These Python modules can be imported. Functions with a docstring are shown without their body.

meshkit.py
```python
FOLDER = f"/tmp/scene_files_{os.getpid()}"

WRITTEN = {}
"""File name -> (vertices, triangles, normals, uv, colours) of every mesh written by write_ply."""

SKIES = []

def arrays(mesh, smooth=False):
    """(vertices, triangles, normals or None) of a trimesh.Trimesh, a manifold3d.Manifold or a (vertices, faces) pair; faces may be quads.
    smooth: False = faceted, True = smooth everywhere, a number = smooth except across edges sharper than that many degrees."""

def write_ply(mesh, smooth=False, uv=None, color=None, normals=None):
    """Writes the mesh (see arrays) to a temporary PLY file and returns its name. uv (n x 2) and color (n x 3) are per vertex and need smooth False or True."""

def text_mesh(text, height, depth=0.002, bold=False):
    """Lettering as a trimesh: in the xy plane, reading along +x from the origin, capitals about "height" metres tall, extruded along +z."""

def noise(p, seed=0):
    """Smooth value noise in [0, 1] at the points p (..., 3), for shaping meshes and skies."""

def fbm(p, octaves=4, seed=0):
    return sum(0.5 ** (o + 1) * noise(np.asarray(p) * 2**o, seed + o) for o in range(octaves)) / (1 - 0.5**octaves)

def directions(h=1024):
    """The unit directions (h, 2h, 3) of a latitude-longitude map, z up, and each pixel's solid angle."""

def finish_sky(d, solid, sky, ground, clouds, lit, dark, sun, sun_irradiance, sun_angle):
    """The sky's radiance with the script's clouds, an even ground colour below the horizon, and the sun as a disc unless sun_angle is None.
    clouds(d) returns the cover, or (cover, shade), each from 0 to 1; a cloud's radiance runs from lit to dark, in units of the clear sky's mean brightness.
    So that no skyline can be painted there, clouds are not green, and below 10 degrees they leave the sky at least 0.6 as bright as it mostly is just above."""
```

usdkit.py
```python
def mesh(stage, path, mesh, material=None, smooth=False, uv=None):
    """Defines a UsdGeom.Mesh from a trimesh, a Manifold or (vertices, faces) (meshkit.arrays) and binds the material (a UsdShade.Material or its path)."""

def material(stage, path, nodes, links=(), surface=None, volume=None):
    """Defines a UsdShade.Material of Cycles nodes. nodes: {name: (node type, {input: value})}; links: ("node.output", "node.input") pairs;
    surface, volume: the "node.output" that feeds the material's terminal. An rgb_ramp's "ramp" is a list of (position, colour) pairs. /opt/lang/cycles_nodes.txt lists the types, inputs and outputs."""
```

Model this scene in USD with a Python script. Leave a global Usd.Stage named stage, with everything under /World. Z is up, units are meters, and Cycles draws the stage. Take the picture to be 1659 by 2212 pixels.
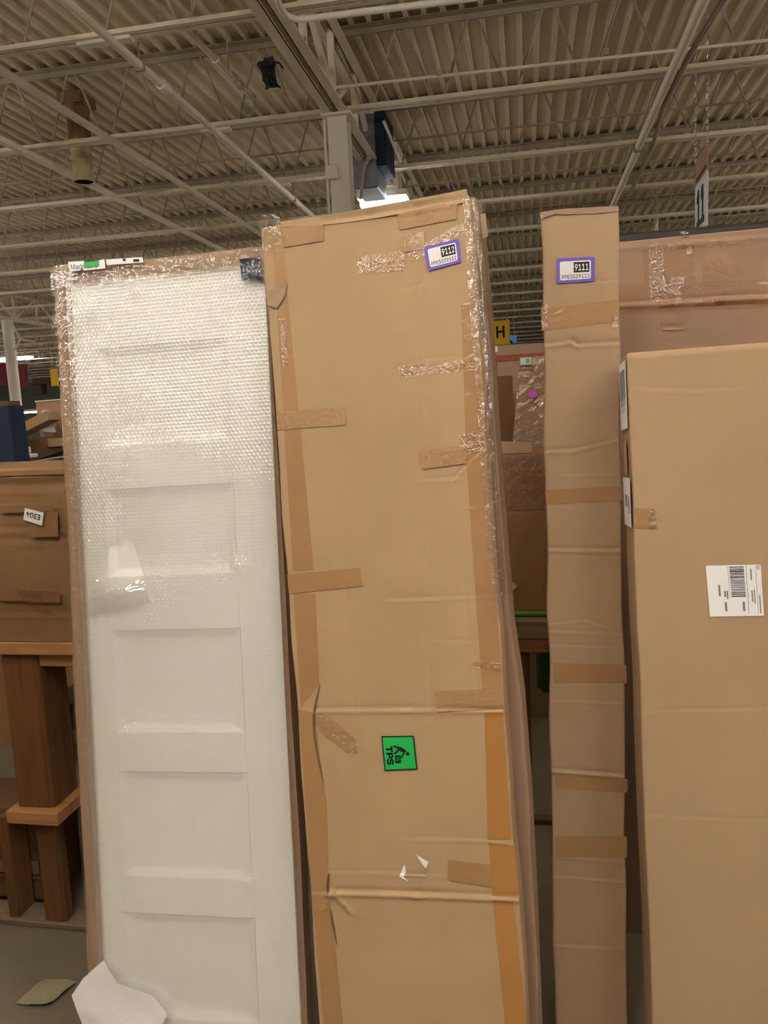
import math, numpy as np, trimesh, usdkit, meshkit
from pxr import Usd, UsdGeom, UsdLux, UsdShade, Gf, Sdf
from shapely.geometry import Polygon, Point, box as sbox
from shapely import affinity
from meshkit import noise, fbm

stage = Usd.Stage.CreateInMemory()
UsdGeom.SetStageUpAxis(stage, UsdGeom.Tokens.z)
UsdGeom.SetStageMetersPerUnit(stage, 1.0)
UsdGeom.Xform.Define(stage, '/World')
UsdGeom.Scope.Define(stage, '/World/Looks')

# ------------------------------------------------------------------ camera
W, H, F = 1659, 2212, 1660.0
CX, CY = 829.5, 1106.0
EYE = np.array([0, 0, 1.65])
YAW, PITCH, ROLL = np.radians([10.72, 7.69, 2.72])
_fw = np.array([-np.sin(YAW) * np.cos(PITCH), np.cos(YAW) * np.cos(PITCH), -np.sin(PITCH)])
_rt = np.array([np.cos(YAW), np.sin(YAW), 0.0])
_dn = np.cross(_fw, _rt)
CAMR = np.stack([_rt * np.cos(ROLL) + _dn * np.sin(ROLL), -_rt * np.sin(ROLL) + _dn * np.cos(ROLL), _fw], 1)
cam = UsdGeom.Camera.Define(stage, '/World/camera')
_m = np.eye(4)
_m[0, :3], _m[1, :3], _m[2, :3], _m[3, :3] = CAMR[:, 0], -CAMR[:, 1], -CAMR[:, 2], EYE
cam.AddTransformOp().Set(Gf.Matrix4d(*_m.ravel().tolist()))
cam.CreateHorizontalApertureAttr(36.0)
cam.CreateVerticalApertureAttr(36.0 * H / W)
cam.CreateFocalLengthAttr(36.0 * F / W)
cam.CreateClippingRangeAttr(Gf.Vec2f(0.05, 300))
EXPOSURE = 0.42
cam.CreateExposureAttr(EXPOSURE)

# ------------------------------------------------------------------ light
LAMP = 23.0                       # radiance of the lamp diffusers
LAMP_COL = (1.0, 0.972, 0.925)
dome = UsdLux.DomeLight.Define(stage, '/World/sky')       # the rest of the hall behind the camera
dome.CreateIntensityAttr(0.05)
dome.CreateColorAttr(Gf.Vec3f(1.0, 0.93, 0.84))


def ray(px, py):
    return CAMR @ np.array([(px - CX) / F, (py - CY) / F, 1.0])


def at(px, py, Y):
    d = ray(px, py)
    return EYE + d * (Y / d[1])


def atz(px, py, Z):
    d = ray(px, py)
    return EYE + d * ((Z - EYE[2]) / d[2])


# ------------------------------------------------------------------ materials
def lin(r, g, b):
    c = np.array([r, g, b]) / 255.0
    return tuple(np.where(c <= .04045, c / 12.92, ((c + .055) / 1.055) ** 2.4).tolist())


def mat(name, nodes, links, surface):
    return usdkit.material(stage, '/World/Looks/' + name, nodes, links, surface=surface)


def kraft(name, rgb, rough=.72, var=.08, bump=.10, corr=True, spec=.3):
    c = np.array(lin(*rgb))
    nodes = {
        "tc": ("texture_coordinate", {}),
        "n1": ("noise_texture", {"scale": 3.0, "detail": 4.0, "roughness": .6}),
        "n2": ("noise_texture", {"scale": 260.0, "detail": 2.0}),
        "mp": ("mapping", {"scale": (420, 60, 14)}),
        "n3": ("noise_texture", {"scale": 1.0, "detail": 2.0}),
        "wv": ("wave_texture", {"wave_type": "bands", "bands_direction": "x", "scale": 42.0, "distortion": 1.5}),
        "r1": ("rgb_ramp", {"ramp": [(.3, tuple(c * (1 - var))), (.7, tuple(c * (1 + var)))]}),
        "m1": ("mix_color", {"blend_type": "multiply", "fac": .13}),
        "m2": ("mix_color", {"blend_type": "multiply", "fac": .04}),
        "ad": ("math", {"math_type": "multiply_add", "value2": .2}),
        "bp": ("bump", {"strength": bump, "distance": .0008}),
        "p": ("principled_bsdf", {"roughness": rough, "specular_ior_level": spec}),
    }
    links = [("tc.object", "n1.vector"), ("tc.object", "n2.vector"), ("tc.object", "mp.vector"), ("mp.vector", "n3.vector"), ("tc.object", "wv.vector"),
             ("n1.fac", "r1.fac"), ("r1.color", "m1.a"), ("n2.color", "m1.b"), ("m1.result", "m2.a"), ("n3.color", "m2.b"),
             ("m2.result", "p.base_color"), ("wv.fac", "ad.value1"), ("n2.fac", "ad.value3"), ("ad.value", "bp.height"), ("bp.normal", "p.normal")]
    return mat(name, nodes, links, "p.BSDF")


def plain(name, rgb, rough=.6, spec=.4, metal=0.0, var=.06, scale=6.0, bump=0.0, bscale=60.0):
    c = np.array(lin(*rgb))
    nodes = {"tc": ("texture_coordinate", {}), "n": ("noise_texture", {"scale": scale, "detail": 4.0}),
             "r": ("rgb_ramp", {"ramp": [(.3, tuple(c * (1 - var))), (.7, tuple(np.minimum(c * (1 + var), .95)))]}),
             "p": ("principled_bsdf", {"roughness": rough, "specular_ior_level": spec, "metallic": metal})}
    links = [("tc.object", "n.vector"), ("n.fac", "r.fac"), ("r.color", "p.base_color")]
    if bump:
        nodes["n2"] = ("noise_texture", {"scale": bscale, "detail": 3.0})
        nodes["b"] = ("bump", {"strength": bump, "distance": .002})
        links += [("tc.object", "n2.vector"), ("n2.fac", "b.height"), ("b.normal", "p.normal")]
    return mat(name, nodes, links, "p.BSDF")


def tape_mat(name, rgb, opacity, gloss, rough=.14, bump=.35, scale=55.0):
    """Packing tape: tinted film that lets the board show through, with a wrinkled shine."""
    c = lin(*rgb)
    nodes = {"tc": ("texture_coordinate", {}), "n": ("noise_texture", {"scale": scale, "detail": 3.0, "distortion": 1.2}),
             "b": ("bump", {"strength": bump, "distance": .005}),
             "tr": ("transparent_bsdf", {"color": tuple(.72 + .28 * np.array(c) / max(c))}),
             "d": ("diffuse_bsdf", {"color": c}), "g": ("glossy_bsdf", {"color": (1, 1, 1), "roughness": rough}),
             "mx": ("mix_closure", {"fac": opacity}), "fr": ("layer_weight", {"blend": .5}), "pw": ("math", {"math_type": "power", "value2": 4.0}),
             "ml": ("math", {"math_type": "multiply_add", "value2": .5, "value3": gloss + .04}), "m2": ("mix_closure", {})}
    links = [("tc.object", "n.vector"), ("n.fac", "b.height"), ("b.normal", "g.normal"), ("tr.BSDF", "mx.closure1"), ("d.BSDF", "mx.closure2"),
             ("fr.facing", "pw.value1"), ("pw.value", "ml.value1"), ("ml.value", "m2.fac"), ("mx.closure", "m2.closure1"), ("g.BSDF", "m2.closure2")]
    return mat(name, nodes, links, "m2.closure")


def glossy_tape(name, rgb, rough=.24, bump=.8, scale=42.0, dist=.003):
    c = np.array(lin(*rgb))
    nodes = {"tc": ("texture_coordinate", {}), "n": ("noise_texture", {"scale": scale, "detail": 3.0, "distortion": 1.0}), "n1": ("noise_texture", {"scale": 5.0, "detail": 3.0}),
             "r": ("rgb_ramp", {"ramp": [(.3, tuple(c * .93)), (.7, tuple(c * 1.06))]}),
             "b": ("bump", {"strength": bump, "distance": dist}), "p": ("principled_bsdf", {"roughness": .6, "specular_ior_level": .2, "coat_weight": .9, "coat_roughness": rough})}
    links = [("tc.object", "n.vector"), ("tc.object", "n1.vector"), ("n1.fac", "r.fac"), ("r.color", "p.base_color"), ("n.fac", "b.height"), ("b.normal", "p.coat_normal")]
    return mat(name, nodes, links, "p.BSDF")


def wood(name, rgb, axis=2, dark=.55):
    c = np.array(lin(*rgb))
    sc = [38, 38, 38]
    sc[axis] = 2.2
    nodes = {"tc": ("texture_coordinate", {}), "mp": ("mapping", {"scale": tuple(sc)}),
             "n": ("noise_texture", {"scale": 1.0, "detail": 5.0, "roughness": .65, "distortion": .8}),
             "n2": ("noise_texture", {"scale": 7.0, "detail": 2.0}),
             "r": ("rgb_ramp", {"ramp": [(.25, tuple(c * dark)), (.5, tuple(c)), (.8, tuple(c * 1.2))]}),
             "m": ("mix_color", {"blend_type": "multiply", "fac": .35}),
             "b": ("bump", {"strength": .5, "distance": .002}), "p": ("principled_bsdf", {"roughness": .75, "specular_ior_level": .25})}
    links = [("tc.object", "mp.vector"), ("mp.vector", "n.vector"), ("tc.object", "n2.vector"), ("n.fac", "r.fac"), ("r.color", "m.a"), ("n2.color", "m.b"), ("m.result", "p.base_color"), ("n.fac", "b.height"), ("b.normal", "p.normal")]
    return mat(name, nodes, links, "p.BSDF")


def bubble_mat():
    nodes = {"tc": ("texture_coordinate", {}),
             "mp": ("mapping", {"scale": (1, 0, 1)}),
                                                    "n": ("noise_texture", {"scale": 26.0, "detail": 3.0, "distortion": .8}),
             "b": ("bump", {"strength": .35, "distance": .004}),
             "tr": ("transparent_bsdf", {"color": (.985, .985, .98)}), "d": ("diffuse_bsdf", {"color": (.90, .90, .89)}), "tl": ("translucent_bsdf", {"color": (.92, .92, .91)}),
             "g": ("glossy_bsdf", {"color": (1, 1, 1), "roughness": .09}),
             "dt": ("mix_closure", {"fac": .5}), "mx": ("mix_closure", {"fac": .30}), "fr": ("layer_weight", {"blend": .5}), "pw": ("math", {"math_type": "power", "value2": 4.0}),
             "ml": ("math", {"math_type": "multiply_add", "value2": .4, "value3": .14}), "m2": ("mix_closure", {})}
    links = [("tc.object", "n.vector"), ("n.fac", "b.height"),
             ("b.normal", "g.normal"), ("d.BSDF", "dt.closure1"), ("tl.BSDF", "dt.closure2"), ("tr.BSDF", "mx.closure1"), ("dt.closure", "mx.closure2"),
             ("fr.facing", "pw.value1"), ("pw.value", "ml.value1"), ("ml.value", "m2.fac"), ("mx.closure", "m2.closure1"), ("g.BSDF", "m2.closure2")]
    return mat("bubble_film", nodes, links, "m2.closure")


def emit(name, col, strength):
    return mat(name, {"e": ("emission", {"color": col, "strength": strength})}, [], "e.emission")


M = dict(
    tan=kraft('kraft_tan', (168, 140, 107)), rose=kraft('kraft_rose', (164, 137, 109)), olive=kraft('kraft_olive', (165, 138, 108), var=.04),
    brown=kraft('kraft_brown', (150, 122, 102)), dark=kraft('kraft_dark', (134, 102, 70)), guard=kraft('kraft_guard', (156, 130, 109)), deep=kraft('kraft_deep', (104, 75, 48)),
    core=plain('board_core', (96, 76, 56), .9),
    tape=glossy_tape('tape_brown', (149, 113, 75)), tape_wrinkled=glossy_tape('tape_wrinkled', (149, 114, 77), .10, 1.0, 130.0, .007), tape_old=glossy_tape('tape_old', (128, 97, 66)), tape_dull=glossy_tape('tape_dull', (140, 106, 78)), tape_orange=glossy_tape('tape_orange', (158, 111, 58), .3, .3),
    tape_clear=tape_mat('tape_clear', (205, 172, 132), .03, .10, .07, 1.0, 70.0), film=tape_mat('stretch_film', (215, 205, 192), .04, .07, .07, 1.0, 38.0),
    film_grey=tape_mat('stretch_film_grey', (150, 135, 120), .22, .07, .07, .8, 38.0), bubble=bubble_mat(),
    door=plain('door_paint', (236, 232, 224), .45, .5, var=.02), paper=plain('paper', (236, 234, 232), .7, .3, var=.02), foam=plain('foam_sheet', (232, 228, 230), .8, .2, var=.03, bump=.3, bscale=140),
    ink=plain('ink', (22, 22, 26), .6, .3, var=.0), grey_ink=plain('grey_ink', (120, 120, 122), .7, .2, var=.0), blue_ink=plain('blue_ink', (110, 125, 165), .7, .2), purple=plain('purple_border', (92, 70, 176), .5, .4, var=.02), green=plain('green_label', (22, 158, 72), .5, .4, var=.03),
    black=plain('black_plastic', (34, 32, 32), .55, .4), red=plain('red_sign', (124, 32, 44), .6), yellow=plain('yellow_sign', (226, 178, 14), .55, var=.03), blue=plain('blue_sign', (96, 160, 250), .5, var=.02),
    steel=plain('painted_steel', (226, 212, 188), .55, .4, var=.10, scale=2.0), steel_dirty=plain('dusty_steel', (160, 147, 126), .7, .3, var=.18, scale=3.0),
    column=plain('column_paint', (226, 218, 204), .5, .4, var=.06, scale=3.0),
    deck=plain('deck_paint', (216, 200, 172), .7, .25, var=.10, scale=.8), wall=plain('wall_paint', (128, 128, 122), .8, .2, var=.08, scale=.5), concrete=plain('concrete', (116, 110, 94), .55, .4, var=.22, scale=1.4, bump=.15),
    rust=plain('rusty_sheet', (120, 88, 60), .75, .3, var=.35, scale=7.0), zinc=plain('old_zinc', (176, 160, 118), .5, .5, var=.2, scale=9.0), soot=plain('soot', (34, 26, 22), .9, .1),
    heater=plain('heater_sheet', (128, 132, 142), .4, .5, .5, var=.08), navy=plain('navy_cloth', (34, 44, 66), .85, .2, var=.1), slate=plain('slate_board', (116, 120, 132), .6), purple_dot=plain('purple_dot', (176, 82, 190), .6), mint=plain('mint_label', (176, 214, 196), .6),
    teal=plain('green_plastic', (62, 100, 34), .5, .4), maroon=plain('maroon_print', (132, 58, 50), .7), dusty_paper=plain('dusty_paper', (150, 145, 120), .9, .1), cream=plain('cream_board', (222, 206, 176), .7), pinkboard=plain('pink_tan_board', (178, 140, 120), .7),
    wood=wood('pine_upright', (118, 80, 48), 2), woodx=wood('pine_board', (196, 144, 92), 0), greywood=wood('weathered_board', (140, 118, 96), 0), redwood=wood('red_board', (150, 98, 68), 0),
    lamp=emit('lamp_diffuser', LAMP_COL, LAMP), uplight=emit('lamp_uplight', LAMP_COL, LAMP * 9.0), brass=plain('fitting', (190, 190, 185), .35, .5, .8, var=.05),
)

# ------------------------------------------------------------------ prim helpers
_used = {}


def path_for(name, parent='/World'):
    key = f'{parent}/{name}'
    n = _used.get(key, 0)
    _used[key] = n + 1
    return key if n == 0 else f'{key}_{n:03d}'


def ppath(parent):
    return '/World' if parent is None else (parent if isinstance(parent, str) else str(parent.GetPath()))


def tag(p, label=None, cat=None, group=None, kind=None):
    for k, v in (('label', label), ('category', cat), ('group', group), ('kind', kind)):
        if v:
            p.SetCustomDataByKey(k, v)
    return p


def thing(name, label, cat, group=None, matrix=None, kind=None):
    x = UsdGeom.Xform.Define(stage, path_for(name))
    if matrix is not None:
        x.AddTransformOp().Set(Gf.Matrix4d(*np.asarray(matrix).T.ravel().tolist()))
    return tag(x.GetPrim(), label, cat, group, kind)


def obj(name, mesh, m, parent=None, smooth=False, label=None, kind=None):
    if isinstance(mesh, list):
        mesh = trimesh.util.concatenate(mesh)
    g = usdkit.mesh(stage, path_for(name, ppath(parent)), mesh, M[m] if isinstance(m, str) else m, smooth=smooth)
    UsdGeom.Gprim(g).CreateDoubleSidedAttr(True)
    return tag(g.GetPrim(), label, None, None, kind)


def move(loc, rz=0.0):
    m = np.eye(4)
    m[:2, :2] = [[math.cos(rz), -math.sin(rz)], [math.sin(rz), math.cos(rz)]]
    m[:3, 3] = loc
    return m


# ------------------------------------------------------------------ shape helpers
def cbox(x0, x1, y0, y1, z0, z1, c=.002):
    c = min(c, (x1 - x0) / 3, (y1 - y0) / 3, (z1 - z0) / 3)
    p = []
    for sx, sy, sz in np.ndindex(2, 2, 2):
        X, Y, Z = (x0, x1)[sx], (y0, y1)[sy], (z0, z1)[sz]
        dx, dy, dz = c * (1 - 2 * sx), c * (1 - 2 * sy), c * (1 - 2 * sz)
        p += [(X + dx, Y + dy, Z), (X + dx, Y, Z + dz), (X, Y + dy, Z + dz)]
    return trimesh.convex.convex_hull(np.array(p))


def tube(pts, r, n=8, closed_ends=True):
    pts = np.asarray(pts, float)
    t = np.gradient(pts, axis=0)
    t /= np.linalg.norm(t, axis=1, keepdims=True)
    ref = np.array([0, 0, 1.0]) if abs(t[0][2]) < .9 else np.array([1.0, 0, 0])
    v = []
    for p, d in zip(pts, t):
        a = np.cross(d, ref)
        if np.linalg.norm(a) < .2:
            a = np.cross(d, [0, 1.0, .1])
        a /= np.linalg.norm(a)
        b = np.cross(d, a)
        for k in range(n):
            th = 2 * np.pi * k / n
            v.append(p + r * (a * np.cos(th) + b * np.sin(th)))
    f = []
    for i in range(len(pts) - 1):
        for k in range(n):
            a, b = i * n + k, i * n + (k + 1) % n
            f += [(a, b, b + n), (a, b + n, a + n)]
    if closed_ends:
        v += [pts[0], pts[-1]]
        c0, c1, e = len(v) - 2, len(v) - 1, (len(pts) - 1) * n
        for k in range(n):
            f += [(c0, (k + 1) % n, k), (c1, e + k, e + (k + 1) % n)]
    return trimesh.Trimesh(np.array(v), np.array(f), process=False)


def bar(p, q, w, h):
    """Square bar from p to q, w wide and h high."""
    p, q = np.asarray(p, float), np.asarray(q, float)
    d = q - p
    L = np.linalg.norm(d)
    d /= L
    up = np.array([0, 0, 1.0]) if abs(d[2]) < .95 else np.array([0, 1.0, 0])
    s = np.cross(d, up)
    s /= np.linalg.norm(s)
    u = np.cross(s, d)
    m = np.eye(4)
    m[:3, 0], m[:3, 1], m[:3, 2], m[:3, 3] = d, s, u, (p + q) / 2
    b = trimesh.creation.box((L, w, h))
    b.apply_transform(m)
    return b


def lathe(profile, n=24):
    return trimesh.creation.revolve(np.array(profile, float), sections=n)


def grid_mesh(P):
    """Quads over a (rows, cols, 3) array."""
    r, c = P.shape[:2]
    i = np.arange(r * c).reshape(r, c)
    q = np.stack([i[:-1, :-1], i[:-1, 1:], i[1:, 1:], i[1:, :-1]], -1).reshape(-1, 4)
    f = np.vstack([q[:, [0, 1, 2]], q[:, [0, 2, 3]]])
    return trimesh.Trimesh(P.reshape(-1, 3), f, process=False)


def mitre_free_text(text, height, bold=False):
    return meshkit.text_mesh(text, height, .0004, bold)


# ------------------------------------------------------------------ the leaning packages: a frame per front face
class Face:
    """A package's own frame: origin at the foot of its front left edge, x along the width, y into the package, z up the front."""

    def __init__(self, psi, lean, roll, TL, w, L=None):
        psi, th, ph = np.radians([psi, lean, roll])
        c, s = np.cos, np.sin
        A = np.array([[c(psi), -s(psi), 0], [s(psi), c(psi), 0], [0, 0, 1]]) @ np.array([[1, 0, 0], [0, c(th), s(th)], [0, -s(th), c(th)]]) @ np.array([[c(ph), 0, s(ph)], [0, 1, 0], [-s(ph), 0, c(ph)]])
        TL = np.asarray(TL, float)
        self.w = w
        # length so that the lowest of the front corners meets the floor
        low = min(0.0, A[2, 0] * w)
        self.L = (TL[2] + low - .002) / A[2, 2] if L is None else L
        self.o = TL - A[:, 2] * self.L
        self.A = A
        self.creases = []
        self.seed = int(abs(TL[0]) * 1000)
        self.bulge = .004

    def matrix(self):
        m = np.eye(4)
        m[:3, :3], m[:3, 3] = self.A, self.o
        return m

    def xz(self, px, py, y=0.0):
        d = ray(px, py)
        n = self.A[:, 1]
        P = EYE + d * ((n @ (self.o - EYE) + y) / (n @ d))
        q = self.A.T @ (P - self.o)
        return q[0], q[2]

    def crease(self, pts, amp=.002, width=.004, groove=.0):
        """A fold through the given photograph points: a ridge (amp > 0) with a groove just above it."""
        p = [np.array(self.xz(*q)) for q in pts]
        for a, b in zip(p[:-1], p[1:]):
            self.creases.append((a, b, amp, width, groove))

    def out(self, X, Z):
        """How far the front stands out at x, z."""
        X, Z = np.broadcast_arrays(np.asarray(X, float), np.asarray(Z, float))
        p = np.stack([X * 4, Z * 3, np.zeros_like(X)], -1)
        d = self.bulge * (fbm(p, 3, self.seed) - .5) * 2
        for a, b, amp, wd, gr in self.creases:
            e = b - a
            L2 = e @ e
            t = ((X - a[0]) * e[0] + (Z - a[1]) * e[1]) / L2
            fall = np.exp(-(np.maximum(0, np.maximum(-t, t - 1)) * np.sqrt(L2) / .012) ** 2)
            nrm = np.array([-e[1], e[0]]) / np.sqrt(L2)
            if nrm[1] < 0:
                nrm = -nrm
            s = (X - a[0]) * nrm[0] + (Z - a[1]) * nrm[1]
            d = d + fall * (amp * np.exp(-(s / wd) ** 2) - gr * np.exp(-((s - 1.6 * wd) / wd) ** 2))
        return d

    def pt(self, x, z, lift):
        x, z = np.broadcast_arrays(np.asarray(x, float), np.asarray(z, float))
        return np.stack([x, -self.out(x, z) - lift, z], -1)

    def body(self, t, res=.005, r=.005, wob=.003, top_slope=0.0, right=None):
        """The closed carton: rounded upright edges, a creased front, slightly wavy sides."""
        w, L = self.w, self.L
        nx, nz = max(8, int(w / res)), int(L / res)
        fx = np.linspace(r, w - r, nx)
        arc = np.linspace(0, np.pi / 2, 4)[1:-1]
        loop = [(x, 0.0) for x in fx]
        loop += [(w - r + r * np.sin(a), r - r * np.cos(a)) for a in arc]
        loop += [(w, y) for y in np.linspace(r, t - r, 7)]
        loop += [(x, t) for x in np.linspace(w - r, r, 9)]
        loop += [(0.0, y) for y in np.linspace(t - r, r, 7)]
        loop += [(r - r * np.sin(a), r - r * np.cos(a)) for a in arc[::-1]]
        loop = np.array(loop)
        z = np.concatenate([np.linspace(0, L - .012, nz), [L - .007, L - .003, L]])
        ins = np.zeros_like(z)
        ins[-3:] = [.0008, .003, .0065]
        X = np.repeat(loop[None, :, 0], len(z), 0)
        Y = np.repeat(loop[None, :, 1], len(z), 0)
        Z = np.repeat(z[:, None], len(loop), 1)
        side = np.clip((X / w - .5) * 2, -1, 1)
        X = w / 2 + (X - w / 2) * (1 - ins[:, None] * 1.2 / w)
        Y = t / 2 + (Y - t / 2) * (1 - 2 * ins[:, None] / t)
        Z = Z + top_slope * (X - w / 2) * (Z > L - .05)
        wobble = wob * (noise(np.stack([Z * 7, side * 0 + np.sign(side), np.zeros_like(Z)], -1), self.seed + 5) - .5) * 2 * np.abs(side) ** 3
        front = np.clip(1 - Y / max(.02, r * 2), 0, 1)
        yo = Y - self.out(X, Z) * front
        P = np.stack([X + wobble, yo, Z], -1)
        n = len(loop)
        i = np.arange(len(z) * n).reshape(len(z), n)
        j = np.roll(i, -1, 1)
        f = np.concatenate([np.stack([i[:-1], j[:-1], j[1:]], -1).reshape(-1, 3), np.stack([i[:-1], j[1:], i[1:]], -1).reshape(-1, 3)])
        v = np.vstack([P.reshape(-1, 3), P[-1].mean(0), P[0].mean(0)])
        c1, c0 = len(v) - 2, len(v) - 1
        f = np.vstack([f, [(c1, i[-1, k], j[-1, k]) for k in range(n)], [(c0, j[0, k], i[0, k]) for k in range(n)]])
        return trimesh.Trimesh(v, f, process=False)

    def patch(self, quad, lift=.0006, wrinkle=0.0, wscale=90.0, res=.005, seed=0, ragged=0.0, stretch=(1, 1)):
        """A strip stuck to the front through four photograph points TL TR BR BL."""
        q = [np.array(self.xz(*p)) for p in quad]
        nu = max(3, int(np.linalg.norm(q[1] - q[0]) / res))
        nv = max(3, int(np.linalg.norm(q[3] - q[0]) / res))
        u, v = np.meshgrid(np.linspace(0, 1, nu), np.linspace(0, 1, nv))
        if ragged:
            u = u + ragged * (noise(np.stack([v * 9, v * 0, v * 0], -1), seed) - .5) * (np.abs(u - .5) > .49)
        P = (q[0] * (1 - u[..., None]) + q[1] * u[..., None]) * (1 - v[..., None]) + (q[3] * (1 - u[..., None]) + q[2] * u[..., None]) * v[..., None]
        l = lift + wrinkle * (fbm(np.stack([P[..., 0] * wscale * stretch[0], P[..., 1] * wscale * stretch[1], P[..., 0] * 0], -1), 3, seed) ** 2)
        return grid_mesh(self.pt(P[..., 0], P[..., 1], l)[::-1])

    def sheet(self, poly, lift=.0007, wrinkle=0.0, wscale=60.0, res=.004, seed=0):
        """Any outline in photograph points, stuck to the front."""
        s = Polygon([self.xz(*p) for p in poly]).buffer(0)
        s = max(getattr(s, 'geoms', [s]), key=lambda g: g.area)
        x0, z0, x1, z1 = s.bounds
        xs, zs = np.meshgrid(np.arange(x0, x1 + res, res), np.arange(z0, z1 + res, res))
        p = np.stack([xs.ravel(), zs.ravel()], 1)
        import shapely
        inner = p[shapely.contains_xy(s.buffer(-res * .4), p[:, 0], p[:, 1])]
        ring = np.array([s.exterior.interpolate(d).coords[0] for d in np.arange(0, s.exterior.length, res)])
        pts = np.vstack([ring, inner])
        from scipy.spatial import Delaunay
        tri = Delaunay(pts).simplices
        c = pts[tri].mean(1)
        tri = tri[shapely.contains_xy(s, c[:, 0], c[:, 1])]
        a, b, d = pts[tri[:, 0]], pts[tri[:, 1]], pts[tri[:, 2]]
        flip = ((b - a)[:, 0] * (d - a)[:, 1] - (b - a)[:, 1] * (d - a)[:, 0]) < 0
        tri[flip] = tri[flip][:, ::-1]
        l = lift + wrinkle * fbm(np.stack([pts[:, 0] * wscale, pts[:, 1] * wscale, pts[:, 0] * 0], -1), 3, seed) ** 2
        return trimesh.Trimesh(self.pt(pts[:, 0], pts[:, 1], l), tri, process=False)

    def decal(self, quad):
        return Decal(self, [np.array(self.xz(*p)) for p in quad])


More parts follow.
